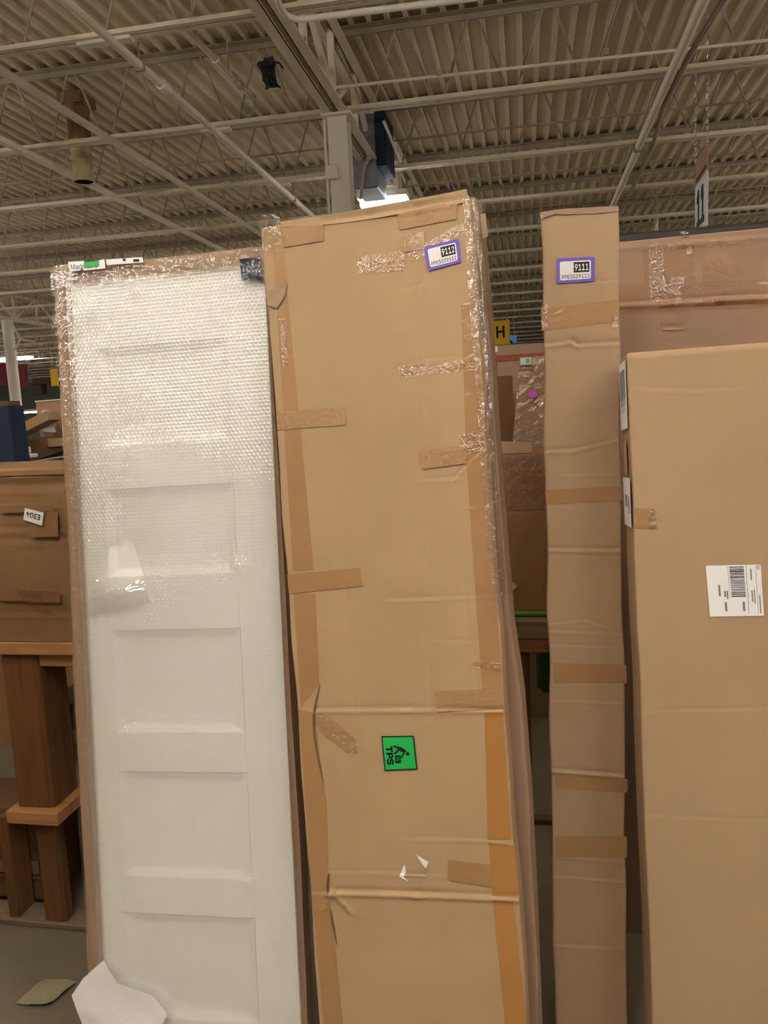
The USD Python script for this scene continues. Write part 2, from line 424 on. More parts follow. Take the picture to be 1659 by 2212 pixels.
class Decal:
    """A printed sticker on a face: unit coordinates u to the right and v down."""

    def __init__(self, face, q, flat=True):
        self.f, self.q = face, q
        self.W, self.H = np.linalg.norm(q[1] - q[0]), np.linalg.norm(q[3] - q[0])
        u, v = np.meshgrid(np.linspace(0, 1, 9), np.linspace(0, 1, 9))
        p = self.S(u, v)
        o = face.out(p[..., 0], p[..., 1])
        self.flat, self.o4 = flat, (o[0, 0], o[0, -1], o[-1, -1], o[-1, 0])
        self.extra = max(0.0, float((o - self.base(u, v)).max()))
        self.extra = min(self.extra, .004)

    def base(self, u, v):
        a, b, c, d = self.o4
        return (a * (1 - u) + b * u) * (1 - v) + (d * (1 - u) + c * u) * v

    def S(self, u, v):
        q = self.q
        u, v = np.asarray(u)[..., None], np.asarray(v)[..., None]
        return (q[0] * (1 - u) + q[1] * u) * (1 - v) + (q[3] * (1 - u) + q[2] * u) * v

    def solid(self, mesh_uv, lift):
        """A mesh whose x, y are u, v and z is height above the sticker's bed, laid on the face."""
        v = np.array(mesh_uv.vertices)
        p = self.S(v[:, 0], v[:, 1])
        if self.flat:   # a sticker stays flat over the board's dents
            out = np.stack([p[:, 0], -self.base(v[:, 0], v[:, 1]) - self.extra - lift - v[:, 2], p[:, 1]], 1)
        else:
            out = self.f.pt(p[:, 0], p[:, 1], lift + v[:, 2])
        m = trimesh.Trimesh(out, mesh_uv.faces, process=False)
        return m

    def shape(self, poly, lift, th=.0003, fine=False):
        poly = poly.buffer(0)
        m = trimesh.util.concatenate([trimesh.creation.extrude_polygon(g, th, engine='earcut') for g in getattr(poly, 'geoms', [poly])])
        if fine:
            m = m.subdivide_to_size(.25)
        m.invert()
        return self.solid(m, lift)

    def rect(self, u0, v0, u1, v1, lift, r=0.0):
        s = sbox(u0 * self.W, v0 * self.H, u1 * self.W, v1 * self.H)
        if r:
            s = s.buffer(-r).buffer(r, quad_segs=4)
        s = affinity.scale(s, 1 / self.W, 1 / self.H, origin=(0, 0))
        return self.shape(s, lift)

    def text(self, s, u0, v0, u1, v1, lift, bold=False, turn=0, fat=0.0):
        """Text filling a rectangle; turn 1 = reading downwards, 2 = upside down, 3 = reading upwards."""
        t = meshkit.text_mesh(s, 1.0, .0003, bold)
        if fat:
            t = trimesh.util.concatenate([t.copy().apply_translation((a * fat, b * fat, 0)) for a in (-1, 0, 1) for b in (-1, 0, 1)])
        v = np.array(t.vertices)
        lo, hi = v.min(0), v.max(0)
        a, b = (v[:, 0] - lo[0]) / (hi[0] - lo[0]), (v[:, 1] - lo[1]) / (hi[1] - lo[1])
        x, y = [(a, 1 - b), (b, a), (1 - a, b), (1 - b, 1 - a)][turn]
        n = np.stack([u0 + x * (u1 - u0), v0 + y * (v1 - v0), v[:, 2]], 1)
        m = trimesh.Trimesh(n, t.faces[:, ::-1] if turn in (0, 2) else t.faces[:, ::-1], process=False)
        return self.solid(m, lift)

M['tape_brown'] = M['tape']

# ------------------------------------------------------------------ the hall
ROOM = (-38.0, 16.0, -14.0, 42.0, 4.8)       # x0 x1 y0 y1 deck
X0, X1, Y0, Y1, ZD = ROOM
floor = obj('floor', cbox(X0, X1, Y0, Y1, -.2, 0, .001), 'concrete', kind='structure')
tag(floor, 'grey dusty concrete floor of the warehouse')
wf = obj('wall_far', cbox(X0 - .2, X1 + .2, Y1, Y1 + .2, 0, ZD + .3, .001), 'wall', kind='structure')
tag(wf, 'grey far end wall of the warehouse')
tag(obj('wall_left', cbox(X0 - .2, X0, Y0, Y1, 0, ZD + .3, .001), 'wall', kind='structure'), 'grey left side wall of the warehouse')
tag(obj('wall_right', cbox(X1, X1 + .2, Y0, Y1, 0, ZD + .3, .001), 'wall', kind='structure'), 'grey right side wall of the warehouse')

ceiling = thing('ceiling', 'beige corrugated steel roof deck carried on open web joists', 'ceiling', kind='structure')


def deck_strip(x0, x1, y0, y1):
    prof = []
    x = x0
    while x < x1 - .01:
        prof += [(x, 0.0), (x + .030, 0.0), (x + .044, .046), (x + .138, .046)]
        x += .152
    prof.append((x, 0.0))
    prof = np.array(prof)
    P = np.zeros((2, len(prof), 3))
    P[:, :, 0], P[:, :, 2] = prof[:, 0], ZD + prof[:, 1]
    P[0, :, 1], P[1, :, 1] = y0, y1
    Q = P.copy()
    Q[:, :, 2] += .012
    return [grid_mesh(P), grid_mesh(Q[::-1])]


for k, xa in enumerate(np.arange(X0, X1, 9.12)):
    obj('roof_deck', deck_strip(xa, min(xa + 9.12, X1 + .1), Y0, Y1), 'deck', ceiling)

JY = 5.06 + 1.722 * np.arange(-2, 22)
JD = .64
for j, y in enumerate(JY):
    xa, xb = -0.78 * y - 3.5, .36 * y + 3.0
    jo = UsdGeom.Xform.Define(stage, path_for('roof_joist', '/World/ceiling')).GetPrim()
    top, bot = [], []
    for s in (-1, 1):
        top += [cbox(xa, xb, y + s * .046 - .040, y + s * .046 + .040, ZD - .008, ZD - .001, .001), cbox(xa, xb, y + s * .011 - .004, y + s * .011 + .004, ZD - .052, ZD - .008, .001)]
        bot += [cbox(xa, xb, y + s * .030 - .022, y + s * .030 + .022, ZD - JD - .006, ZD - JD, .001), cbox(xa, xb, y + s * .010 - .003, y + s * .010 + .003, ZD - JD, ZD - JD + .042, .001)]
    obj('top_chord', top, 'steel_dirty', jo)
    obj('bottom_chord', bot, 'steel', jo)
    n = int((xb - xa) / .30)
    pts = []
    ph = (j * .37) % 1 * .3
    for i in range(n):
        xc = xa + ph + i * .30
        up = i % 2 == 0
        for q in ((-.045, 0), (-.02, .03), (.02, .03), (.045, 0)):
            zz = (ZD - .05 + q[1]) if up else (ZD - JD + .03 - q[1])
            pts.append((xc + q[0], y, zz))
    obj('web_rod', tube(pts, .0110, 5), 'steel_dirty', jo, smooth=40)
    if y > 8 and y < 30:
        obj('bridging_rod', bar((xa, y, ZD - .35), (xb, y, ZD - .35), .018, .018), 'steel_dirty', jo)

GX2 = float(at(27, 800, 16.5)[0])
for gx, cols in ((-1.50, (6.72, 16.5, 26.3, 36.0)), (GX2, (16.5, 26.3, 36.0)), (7.7, (16.5, 26.3, 36.0)), (-20.0, (26.3, 36.0))):
    g = UsdGeom.Xform.Define(stage, path_for('roof_girder', '/World/ceiling')).GetPrim()
    ya = 1.2 if gx == -1.5 else 8.0
    zb = ZD - .70
    for nm, z, hh in (('top_chord', ZD - .11, .05), ('bottom_chord', zb, .05)):
        ms = []
        for s in (-1, 1):
            ms += [cbox(gx + s * .060 - .042, gx + s * .060 + .042, ya, 41.9, z, z + .009, .001), cbox(gx + s * .024 - .005, gx + s * .024 + .005, ya, 41.9, z, z + hh + .03, .001)]
        obj(nm, ms, 'steel', g)
    web = []
    yy = ya + .2
    k = 0
    while yy < 41:
        web += [bar((gx, yy, zb + .05), (gx, yy, ZD - .08), .05, .05), bar((gx, yy, ZD - .10 if k % 2 else zb + .06), (gx, yy + .86, zb + .06 if k % 2 else ZD - .10), .045, .045)]
        yy += .86
        k += 1
    obj('web_member', web, 'steel', g)
    for cyy in cols:
        near = gx == -1.5 and cyy < 7
        nm = ('white painted steel column rising behind the tall tagged carton' if near else
              'white steel column left of the bubble wrapped door, in front of the red signs' if gx == GX2 and cyy == 16.5 else
              'white steel columns standing deep in the hall')
        c = thing('column', nm, 'column', None if (near or (gx == GX2 and cyy == 16.5)) else 'distant columns of the hall')
        hw = .083
        i_sec = [cbox(gx - hw, gx + hw, cyy - hw, cyy - hw + .011, 0, zb - .02, .001), cbox(gx - hw, gx + hw, cyy + hw - .011, cyy + hw, 0, zb - .02, .001), cbox(gx - .005, gx + .005, cyy - hw + .01, cyy + hw - .01, 0, zb - .02, .001)]
        if gx == GX2:
            i_sec = [trimesh.creation.cylinder(.125, zb - .02, sections=20)]
            i_sec[0].apply_translation((gx, cyy, (zb - .02) / 2))
        obj('shaft', i_sec, 'column', c, smooth=40)
        obj('cap_plate', cbox(gx - .13, gx + .13, cyy - .13, cyy + .13, zb - .02, zb, .002), 'steel', c)
        obj('base_plate', cbox(gx - .15, gx + .15, cyy - .15, cyy + .15, 0, .02, .002), 'steel', c)
        if near:
            p = at(716, 372, cyy - .13)
            obj('junction_box', cbox(p[0] - .05, p[0] + .05, cyy - .15, cyy - .085, p[2] - .055, p[2] + .055, .006), 'column', c)
            obj('conduit', tube([(p[0] - .045, cyy - .11, z) for z in np.linspace(.2, zb - .05, 8)], .012, 8), 'column', c, smooth=40)
        elif gx == GX2 and cyy == 16.5:
            q = [at(x, y, cyy - .1) for x, y in ((20, 700), (27, 702), (44, 733), (31, 757))]
            obj('conduit', tube(q, .028, 8), 'column', c, smooth=40)
            q = [at(x, y, cyy - .1) for x, y in ((44, 733), (62, 736), (76, 738))]
            obj('conduit', tube(q, .02, 8), 'column', c, smooth=40)

# pipes under the deck
PX = -2.545
pp = thing('sprinkler_main', 'long white sprinkler pipe crossing the roof joists diagonally at upper left', 'pipe')
pz = 4.05
obj('pipe', tube([(PX, y, pz) for y in np.linspace(1.5, 41, 12)], .030, 12), 'steel', pp, smooth=40)
for y in (5.25, 8.8, 12.2, 15.6):
    obj('hanger', [tube([(PX, y, pz + .03), (PX, y, ZD - .6)], .006, 5), cbox(PX - .036, PX + .036, y - .015, y + .015, pz - .036, pz + .036, .004)], 'steel_dirty', pp)
obj('coupling', [lathe([(0, -.05), (.042, -.05), (.042, .05), (0, .05)], 16).apply_transform(trimesh.transformations.rotation_matrix(np.pi / 2, [1, 0, 0])).apply_translation((PX, 5.6, pz))], 'column', pp, smooth=40)
for k, (pa, pb, lb) in enumerate((((170, 93), (288, 79), 'flat white strip lying across the nearest roof joist beside the sprinkler pipe'),
                                  ((437, 281), (498, 273), 'short white strip crossing the sprinkler pipe at the second joist'),
                                  ((580, 398), (624, 391), 'small white strip crossing the sprinkler pipe at the third joist'))):
    a, b = atz(*pa, 4.12), atz(*pb, 4.12)
    b[1] = a[1]
    tag(obj('strip', cbox(min(a[0], b[0]), max(a[0], b[0]), a[1] - .035, a[1] + .035, 4.09, 4.115, .004), 'column'), lb, 'steel strip')

rx = 1.17
pp = thing('conduit_run', 'dusty pipe running away under the roof at upper right', 'pipe')
obj('pipe', tube([(rx, y, 4.13) for y in np.linspace(1.5, 41, 12)], .036, 12), 'steel', pp, smooth=40)
for y in (5.06, 8.5, 11.9):
    obj('hanger', cbox(rx - .045, rx + .045, y - .02, y + .02, 4.08, 4.18, .004), 'steel_dirty', pp)
pp = thing('conduit_run', 'bowed dusty pipe branch left of the roof pipe at upper right', 'pipe')
cx2 = atz(1450, 175, 4.12)[0] + .12
obj('pipe', tube([(cx2 - .1 * math.exp(-((y - 7) / 1.0) ** 2), y, 4.12) for y in np.linspace(1.5, 30, 30)], .022, 10), 'steel_dirty', pp, smooth=40)

ax = min(atz(107, 320, 4.125)[0], -4.45)
tag(obj('bridging_angle', bar((ax, 2, 4.125), (ax, 41, 4.125), .05, .05), 'steel'), 'dusty bridging bar running under the joists left of the rusty flue', 'steel bar')
ax = atz(300, 330, 4.17)[0]
tag(obj('bridging_angle', bar((ax, 2, 4.125), (ax, 41, 4.125), .045, .045), 'steel'), 'thin bridging bar between the rusty flue and the sprinkler pipe', 'steel bar')
pts = [atz(*q, 3.95) for q in ((596, -20), (600, 0), (612, 25), (640, 41), (700, 36), (830, 20), (1100, -14))]
pp = thing('bent_conduit', 'bright bent conduit pipe at the top edge above the girder', 'conduit')
from scipy.interpolate import CubicSpline
cs = CubicSpline(np.arange(7), np.array(pts))
obj('pipe', tube(cs(np.linspace(0, 6, 40)), .019, 10), 'column', pp, smooth=40)
yy = 6.62
pp = thing('wall_conduit', 'thin conduit strapped along the second joist at upper right', 'conduit')
a, b = at(715, 190, yy), at(1659, 87, yy)
obj('pipe', tube([(x, yy, a[2] + (b[2] - a[2]) * (x - a[0]) / (b[0] - a[0])) for x in np.linspace(a[0], b[0] + 2, 14)], .013, 8), 'steel', pp, smooth=40)
for x in (a[0] + .9, a[0] + 2.2):
    obj('strap', cbox(x - .02, x + .02, yy - .02, yy + .03, a[2] - .018, a[2] + .03, .003), 'steel_dirty', pp)

# a branch line with fittings and a dangling hose
pp = thing('branch_pipe', 'white branch pipe with couplings and a dangling hose near the black rag', 'pipe')
a, b = atz(402, 62, 4.2), atz(545, 212, 4.2)
obj('pipe', tube([a + (b - a) * t for t in np.linspace(0, .97, 8)], .022, 10), 'steel', pp, smooth=40)
for t, r in ((.40, .030), (.66, .038), (.78, .034), (.97, .036)):
    c = a + (b - a) * t
    obj('coupling', tube([c - (b - a) * .018, c + (b - a) * .018], r, 12), 'brass' if t > .6 else 'column', pp, smooth=40)
for t in (.1, .6):
    c = a + (b - a) * t
    obj('hanger_rod', tube([c, [c[0], c[1], ZD - .001]], .006, 6), 'steel_dirty', pp)
h = [b, b + [.01, .01, -.03], b + [.01, 0, -.08], b + [-.02, 0, -.12], b + [-.06, 0, -.13], b + [-.09, 0, -.08]]
cs = CubicSpline(np.arange(6), np.array(h))
obj('hose', tube(cs(np.linspace(0, 5, 24)), .008, 6), 'steel_dirty', pp, smooth=40)

# black rag stuck to the deck
c = at(578, 162, 6.2)
u, v = np.meshgrid(np.linspace(0, 1, 26), np.linspace(0, 1, 26))
wd = .10 + .12 * np.maximum(0, .45 - v) + .05 * noise(np.stack([v * 6, u * 0, u * 0], -1), 3)
P = c + .6 * (np.stack([c[0] + (u - .5) * wd * 1.5 + .10 * (v - .4) * (v > .4) - .12 * np.maximum(0, .3 - v) + .04 * (noise(np.stack([u * 5, v * 5, v * 0], -1), 9) - .5),
              c[1] + .08 * (noise(np.stack([u * 5, v * 5, v * 0 + 4], -1), 2) - .5), c[2] + .19 - .36 * v + .07 * (u - .5) * (1 - v)], -1) - c)
rag = thing('black_rag', 'torn black plastic rag caught in the roof joist', 'rag')
obj('sheet', [grid_mesh(P), grid_mesh((P + [0, .006, 0])[::-1])], 'black', rag, smooth=True)
obj('strand', tube([c + [.05, 0, .09], c + [.10, .01, .08], c + [.13, 0, .03]], .008, 6), 'black', rag)

# flue
fx, fy = -4.23, 7.3
fl = thing('flue', 'rusty round flue pipe hanging from the roof at upper left', 'flue')
obj('pipe', lathe([(.095, 3.99), (.100, 3.99), (.100, 4.02), (.096, 4.03), (.096, 4.48), (.092, 4.48), (.090, 4.0), (.095, 3.99)], 28).apply_translation((fx, fy, 0)), 'zinc', fl, smooth=40)
obj('collar', lathe([(.098, 4.38), (.104, 4.38), (.108, 4.62), (.125, 4.72), (.125, 4.78), (.098, 4.78), (.098, 4.38)], 28).apply_translation((fx, fy, 0)), 'rust', fl, smooth=40)
obj('roof_curb', [cbox(fx - .13, fx + .13, fy - .13, fy - .115, 4.69, 4.79, .004), cbox(fx - .13, fx + .13, fy + .115, fy + .13, 4.69, 4.79, .004), cbox(fx - .13, fx - .115, fy - .115, fy + .115, 4.69, 4.79, .004), cbox(fx + .115, fx + .13, fy - .115, fy + .115, 4.69, 4.79, .004)], 'rust', fl)
obj('soot_lining', lathe([(.0, 4.45), (.089, 4.45), (.089, 4.0)], 28).apply_translation((fx, fy, 0)), 'soot', fl, smooth=40)

# unit heater by the column
hy = 7.9
p, q = at(757, 250, hy), at(838, 402, hy)
uh = thing('unit_heater', 'grey sheet metal unit heater hung behind the white column', 'heater')
obj('casing', cbox(p[0], q[0] - .10, hy, hy + .5, q[2], p[2], .012), 'heater', uh)
obj('side_panel', cbox(q[0] - .10, q[0], hy - .01, hy + .5, q[2] + .2, p[2] + .02, .01), 'navy', uh)
for x in (p[0] + .06, q[0] - .06):
    obj('hanger_rod', tube([(x, hy + .2, p[2] - .01), (x, hy + .2, ZD - .01)], .008, 6), 'steel_dirty', uh)
g = [at(*t, hy - .06) for t in ((757, 262), (772, 300), (797, 335), (790, 355), (783, 390), (779, 430))]
cs = CubicSpline(np.arange(6), np.array(g))
obj('gas_hose', tube(cs(np.linspace(0, 5, 30)), .016, 8), 'steel_dirty', uh, smooth=40)
c = g[2]
obj('valve', [cbox(c[0] - .03, c[0] + .03, c[1] - .03, c[1] + .03, c[2] - .05, c[2] + .05, .008), tube([c + [-.05, 0, 0], c + [.06, 0, .02]], .012, 8)], 'brass', uh)
obj('flue_bar', bar(at(829, 262, hy), at(866, 350, hy), .05, .03), 'column', uh)


def lamp(c, label, group=None, L=1.2, w=.34, rz=0.0, up=True):
    t = thing('high_bay_lamp', label, 'lamp', group, move(c, rz))
    obj('housing', [cbox(-L / 2, L / 2, -w / 2, w / 2, .012, .06, .008), cbox(-L / 2 + .1, L / 2 - .1, -.06, .06, .06, .11, .006)], 'column', t)
    obj('reflector_rim', [cbox(-L / 2, L / 2, -w / 2, -w / 2 + .012, -.004, .02, .003), cbox(-L / 2, L / 2, w / 2 - .012, w / 2, -.004, .02, .003), cbox(-L / 2, -L / 2 + .012, -w / 2 + .012, w / 2 - .012, -.004, .02, .003), cbox(L / 2 - .012, L / 2, -w / 2 + .012, w / 2 - .012, -.004, .02, .003)], 'column', t)
    for k in range(3):
        y = (k - 1) * w / 3.2
        obj('diffuser', cbox(-L / 2 + .03, L / 2 - .03, y - .042, y + .042, -.10, .010, .02), 'lamp', t)
    for sgn in ((-1, 1) if up else ()):
        obj('uplight', cbox(-L / 2 + .1, L / 2 - .1, sgn * .11 - .04, sgn * .11 + .04, .062, .07, .003), 'uplight', t)
    for x in (-L / 3, L / 3):
        obj('hanger_wire', tube([(x, 0, .1), (x, 0, ZD - c[2] - .01)], .003, 5), 'steel_dirty', t)


c = at(828, 430, 8.7)
lamp(c, 'brightly lit lamp peeking over the top edge of the tall tagged carton', L=.55, w=.26, up=False)
for px_, py_, yy, lb in ((31, 771, 27.0, 'lit hanging lamp passing behind the white column at far left'), (54, 889, 36.0, 'small lit lamp glimpsed low above the far clutter')):
    lamp(at(px_, py_, yy), lb, L=1.5, up=False)
for yy, row in ((-.3, (-4.9, -2.7, -.5, 1.7, 3.9)), (-7.5, (-5.6, 2.0))):
    for xx in row:
        lamp((xx, yy, 3.4), 'linear high bay lamp hung in the aisle behind the viewer', 'aisle lamps behind the viewer', rz=math.pi / 2)
for xx, yy in ((6.0, 5.0), (6.6, 10.0), (8.4, 15.5), (10.6, 21.5), (13.0, 28.0), (-8.2, 5.2), (-11.6, 9.6), (-15.8, 14.5), (-20.5, 19.5), (-26.0, 25.0), (-30.0, 33.0)):
    lamp((xx, yy, 3.4), 'linear high bay lamp hung over the neighbouring aisles', 'lamps over the other aisles', L=1.5, rz=math.pi / 2)

for xx, yy in ((-7.0, 13.4), (-2.3, 13.4), (-10.4, 18.4), (-6.2, 18.4), (-2.6, 18.4), (-13.0, 23.6), (-8.0, 23.6), (-3.4, 23.6), (-14.0, 30.0), (-9.0, 30.0), (-4.2, 30.0), (-10.0, 37.0), (-4.8, 37.0)):
    lamp((xx, yy, 3.4), 'linear high bay lamp hung farther down the hall behind the door and cartons', 'lamps hidden behind the packages', up=False)

# ------------------------------------------------------------------ bubble wrapped door
DF = Face(0.41, 7.57, -1.41, (-1.124, 1.787, 2.004), .531)
DF.bulge = .001
DOOR_T = .045
door = thing('wrapped_door', 'white five panel door sealed in bubble wrap with cardboard edge guards', 'door', matrix=DF.matrix())
PT = [(740, 958), (1050, 1243), (1360, 1583), (1668, 1895), (1976, 2200)]
PXS = (238, 545)
panels = []
for k, (yt, yb) in enumerate(PT):
    x0 = DF.xz(208 + 7 * k, yt)[0]
    x1 = DF.xz(535 + 6 * k, yt)[0]
    panels.append((.094, .424, DF.xz(380, yb)[1], DF.xz(380, yt)[1]))


def door_h(X, Z, soft=.010):
    d = np.zeros_like(X)
    for x0, x1, z0, z1 in panels:
        e = np.minimum(np.minimum(X - x0, x1 - X), np.minimum(Z - z0, z1 - Z))
        d = np.maximum(d, .0075 * np.clip(e / soft / 2.0, 0, 1))
    return d


def front_grid(x0, x1, z0, z1, res=.004):
    return np.meshgrid(np.linspace(x0, x1, int((x1 - x0) / res) + 2), np.linspace(z0, z1, int((z1 - z0) / res) + 2))


# stiles and rails, each its own board; panels sunk between them
xs = [.012, panels[0][0], panels[0][1], DF.w - .004]
zt = [DF.L - .012] + [v for p in panels for v in (p[3], p[2])] + [.012]
for a, b in ((xs[0], xs[1]), (xs[2], xs[3])):
    obj('stile', cbox(a, b, 0, DOOR_T, .012, DF.L - .012, .001), 'door', door)
for i in range(0, len(zt), 2):
    obj('rail', cbox(xs[1], xs[2], 0, DOOR_T, zt[i + 1], zt[i], .001), 'door', door)
for x0, x1, z0, z1 in panels:
    X, Z = front_grid(x0, x1, z0, z1, .004)
    obj('door_panel', grid_mesh(np.stack([X, door_h(X, Z), Z], -1)), 'door', door, smooth=40)

# cardboard edge guards
gw, gd = .046, .062
xl = DF.xz(100, 700)[0]
xr = DF.xz(655, 1700)[0]


def guard(pts_in, pts_out, y0, y1, seed):
    """A folded cardboard edge along z or x: front lip, fold, side."""
    n = len(pts_in)
    rows = []
    for i in range(n):
        a, b = np.array(pts_in[i]), np.array(pts_out[i])
        w_ = .004 * (noise(np.array([[i * .45, seed, 0]]), seed)[0] - .5)
        rows.append([(a[0], y0, a[1]), ((a[0] + b[0]) / 2, y0 + w_ * .6, (a[1] + b[1]) / 2), (b[0], y0 + w_, b[1]), (b[0] * 1.0, y0 + .006 + w_, b[1]), (b[0], y1, b[1]), (a[0], y1, a[1])])
    return grid_mesh(np.array(rows))


zz = np.linspace(0.004, DF.L + .018, 60)
wv = .006 * (noise(np.stack([zz * 5, zz * 0, zz * 0], -1), 4) - .5)
obj('edge_guard', guard([(.030, z) for z in zz], [(-.012 + w_, z) for z, w_ in zip(zz, wv)], -.003, gd, 1), 'guard', door, smooth=30)
obj('edge_guard', guard([(DF.w - .022, z) for z in zz], [(DF.w + .012 * min(1, max(0, (1.85 - z) / 1.2)) - .002 + .5 * w_, z) for z, w_ in zip(zz, wv)], .012, gd, 2), 'guard', door, smooth=30)
xx = np.linspace(-.012, DF.w + .012, 30)
obj('edge_guard', guard([(x, DF.L - .022) for x in xx], [(x, DF.L + .022 + .004 * (noise(np.array([[x * 9, 0, 0]]), 6)[0] - .5)) for x in xx], -.005, gd, 3), 'guard', door, smooth=30)

# bubble wrap over the front, torn open once
def bubbles(X, Z, p=.0102):
    """Rows of air bubbles, every second row shifted half a pitch."""
    X = X + .0015 * (noise(np.stack([X * 30, Z * 30, X * 0], -1), 3) - .5)
    r = np.round(Z / (p * .866))
    dz = Z - r * p * .866
    xs_ = X - (r % 2) * p / 2
    dx = xs_ - np.round(xs_ / p) * p
    return np.sqrt(np.maximum(0, 1 - (dx ** 2 + dz ** 2) / (.0043 ** 2)))


X, Z = front_grid(.018, DF.w - .003, .012, DF.L - .016, .0021)
fold = fbm(np.stack([X * 7, Z * 3.2, X * 0], -1), 4, 21) - .5
fine = fbm(np.stack([X * 55, Z * 20, X * 0], -1), 3, 31)
up = np.clip((Z - 1.1) / .7, 0, 1)
lift = .0045 + .0035 * np.abs(fold) * 2 + .0008 * fine * (.35 + up) - door_h(X, Z, .026) * .7
for cx_, cz_, sz, a in [(DF.xz(520, 1225) + (.020, .010)), (DF.xz(552, 1905) + (.022, .010)), (DF.xz(295, 630) + (.014, .006)), (DF.xz(195, 670) + (.03, .006)), (DF.xz(255, 1280) + (.04, .006))]:
    lift = lift + a * np.exp(-((X - cx_) ** 2 + ((Z - cz_) * .8) ** 2) / sz ** 2)
lift = lift + .0022 * (fbm(np.stack([X * 110, Z * 7, X * 0], -1), 2, 41) - .5) * np.exp(-((Z - 1.42) / .22) ** 2)
lift = lift + .0021 * bubbles(X, Z) * np.clip(.22 + up * .85 + 1.6 * (fbm(np.stack([X * 5, Z * 3.5, X * 0], -1), 3, 77) - .5) * (.4 + up), .08, 1)
P = np.stack([X, -lift, Z], -1)
hole = Polygon([DF.xz(*p) for p in ((232, 1248), (238, 1185), (246, 1176), (260, 1178), (272, 1162), (284, 1168), (292, 1185), (308, 1232), (314, 1248))])
import shapely
bub = grid_mesh(P[::-1])
cen = bub.vertices[bub.faces].mean(1)
bub.update_faces(~shapely.contains_xy(hole, cen[:, 0], cen[:, 2]))
bubble = obj('bubble_wrap', bub, 'bubble', door, smooth=True)
# the torn tongue hanging below the hole
u, v = np.meshgrid(np.linspace(0, 1, 36), np.linspace(0, 1, 30))
A_, B_, C_, D_ = [np.array(DF.xz(*p)) for p in ((212, 1247), (318, 1243), (332, 1300), (200, 1330))]
Q = (A_ * (1 - u[..., None]) + B_ * u[..., None]) * (1 - v[..., None]) + (D_ * (1 - u[..., None]) + C_ * u[..., None]) * v[..., None]
ly = .010 + .028 * np.sin(np.pi * v) * np.sin(np.pi * (.15 + .8 * u)) + .008 * fbm(np.stack([u * 6, v * 6, u * 0], -1), 3, 5)
obj('torn_flap', grid_mesh(np.stack([Q[..., 0], -ly, Q[..., 1]], -1)[::-1]), 'bubble', door, smooth=True)

# stretch film over the left guard and the top edge
u, v = np.meshgrid(np.linspace(0, 1, 14), np.linspace(0, 1, 260))
zf = .05 + v * (DF.L - .02)
wob = .012 * (fbm(np.stack([zf * 6, zf * 0, zf * 0], -1), 3, 8) - .35) + .016 * np.exp(-((zf - DF.L + .11) / .03) ** 2) + .012 * np.exp(-((zf - DF.L) / .04) ** 2)
P = np.stack([.040 - u * .056 - wob * u ** 2, -.007 - .004 * fbm(np.stack([u * 6, zf * 16 - u * 9, u * 0], -1), 3, 3) + .03 * np.maximum(0, u - .75), zf], -1)
obj('stretch_film', grid_mesh(P), 'film', door, smooth=True)
u, v = np.meshgrid(np.linspace(0, 1, 150), np.linspace(0, 1, 14))
xf = -.018 + u * (DF.w + .016)
zf = DF.L - .03 + v * .06 + .010 * (fbm(np.stack([xf * 12, v * 2, xf * 0], -1), 3, 13) - .5) * (v > .6)
P = np.stack([xf, -.010 - .006 * fbm(np.stack([xf * 26 + v * 6, v * 3, xf * 0], -1), 3, 12) + .05 * np.maximum(0, v - .8), zf], -1)
obj('stretch_film', grid_mesh(P[::-1]), 'film', door, smooth=True)
# dark film corner at top right
cf = DF.sheet([(524, 566), (566, 558), (572, 600), (574, 612), (548, 606), (530, 615)], .016, .012, 60, .003, 4)
obj('corner_film', cf, plain('dark_film', (62, 66, 80), .18, .6, bump=.8, bscale=45), door, smooth=True, label='crumpled dark film over the top right corner')

d = DF.decal([(157, 571), (235, 565), (237, 586), (160, 592)])
s = obj('origin_label', d.shape(Polygon([(0, 0), (.45, .02), (.42, .35), (.5, .3), (1, .0), (1, .95), (.40, 1), (.36, .7), (.3, .95), (0, 1)]), .019), 'paper', door, label='torn white label with grey lettering')
obj('lettering', d.text('Made In C', .06, .28, .80, .82, .0195), 'grey_ink', s)
d = DF.decal([(192, 573), (223, 569), (224, 580), (193, 584)])
obj('green_patch', d.rect(0, 0, 1, 1, .0205), 'green', door)
d = DF.decal([(238, 566), (316, 561), (318, 572), (240, 578)])
s = obj('white_label', d.rect(0, 0, 1, 1, .019), 'paper', door)
obj('print_mark', [d.rect(.74, .3, .90, .8, .0195), d.rect(.46, .1, .54, .5, .0195)], 'ink', s)
ff = DF.sheet([(166, 2138), (190, 2102), (235, 2062), (265, 2112), (340, 2140), (370, 2178), (352, 2215), (300, 2225), (200, 2225)], .017, .014, 9, .006, 6)
obj('foam_sheet', ff, 'foam', door, smooth=True, label='loose white foam sheet at the foot')

# ------------------------------------------------------------------ tall carton with the 9112 tag
BF = Face(-1.99, 7.17, -3.0, (-.578, 1.734, 2.069), .469)
BF.crease([(680, 1537), (880, 1536), (1090, 1537)], .0030, .004, .0022)
BF.crease([(712, 1931), (900, 1936), (1128, 1945)], .0050, .005, .003)
BF.crease([(700, 1962), (716, 1928)], .005, .004)
BF.crease([(716, 1928), (752, 1966)], .005, .004)
BF.crease([(845, 1298), (930, 1296), (1052, 1290)], .0012, .003, .0012)
BF.crease([(905, 1042), (985, 1036), (1000, 1018), (1032, 985)], .0015, .003, .0015)
BF.crease([(672, 1888), (800, 1888), (960, 1895)], .0012, .003, .0008)
BF.crease([(880, 1815), (1000, 1816), (1106, 1824)], .0015, .003, .001)
BF.crease([(935, 1387), (1015, 1390)], .0008, .003, .001)
BF.crease([(912, 680), (920, 900), (927, 1180), (936, 1536)], .0006, .003, .0010)
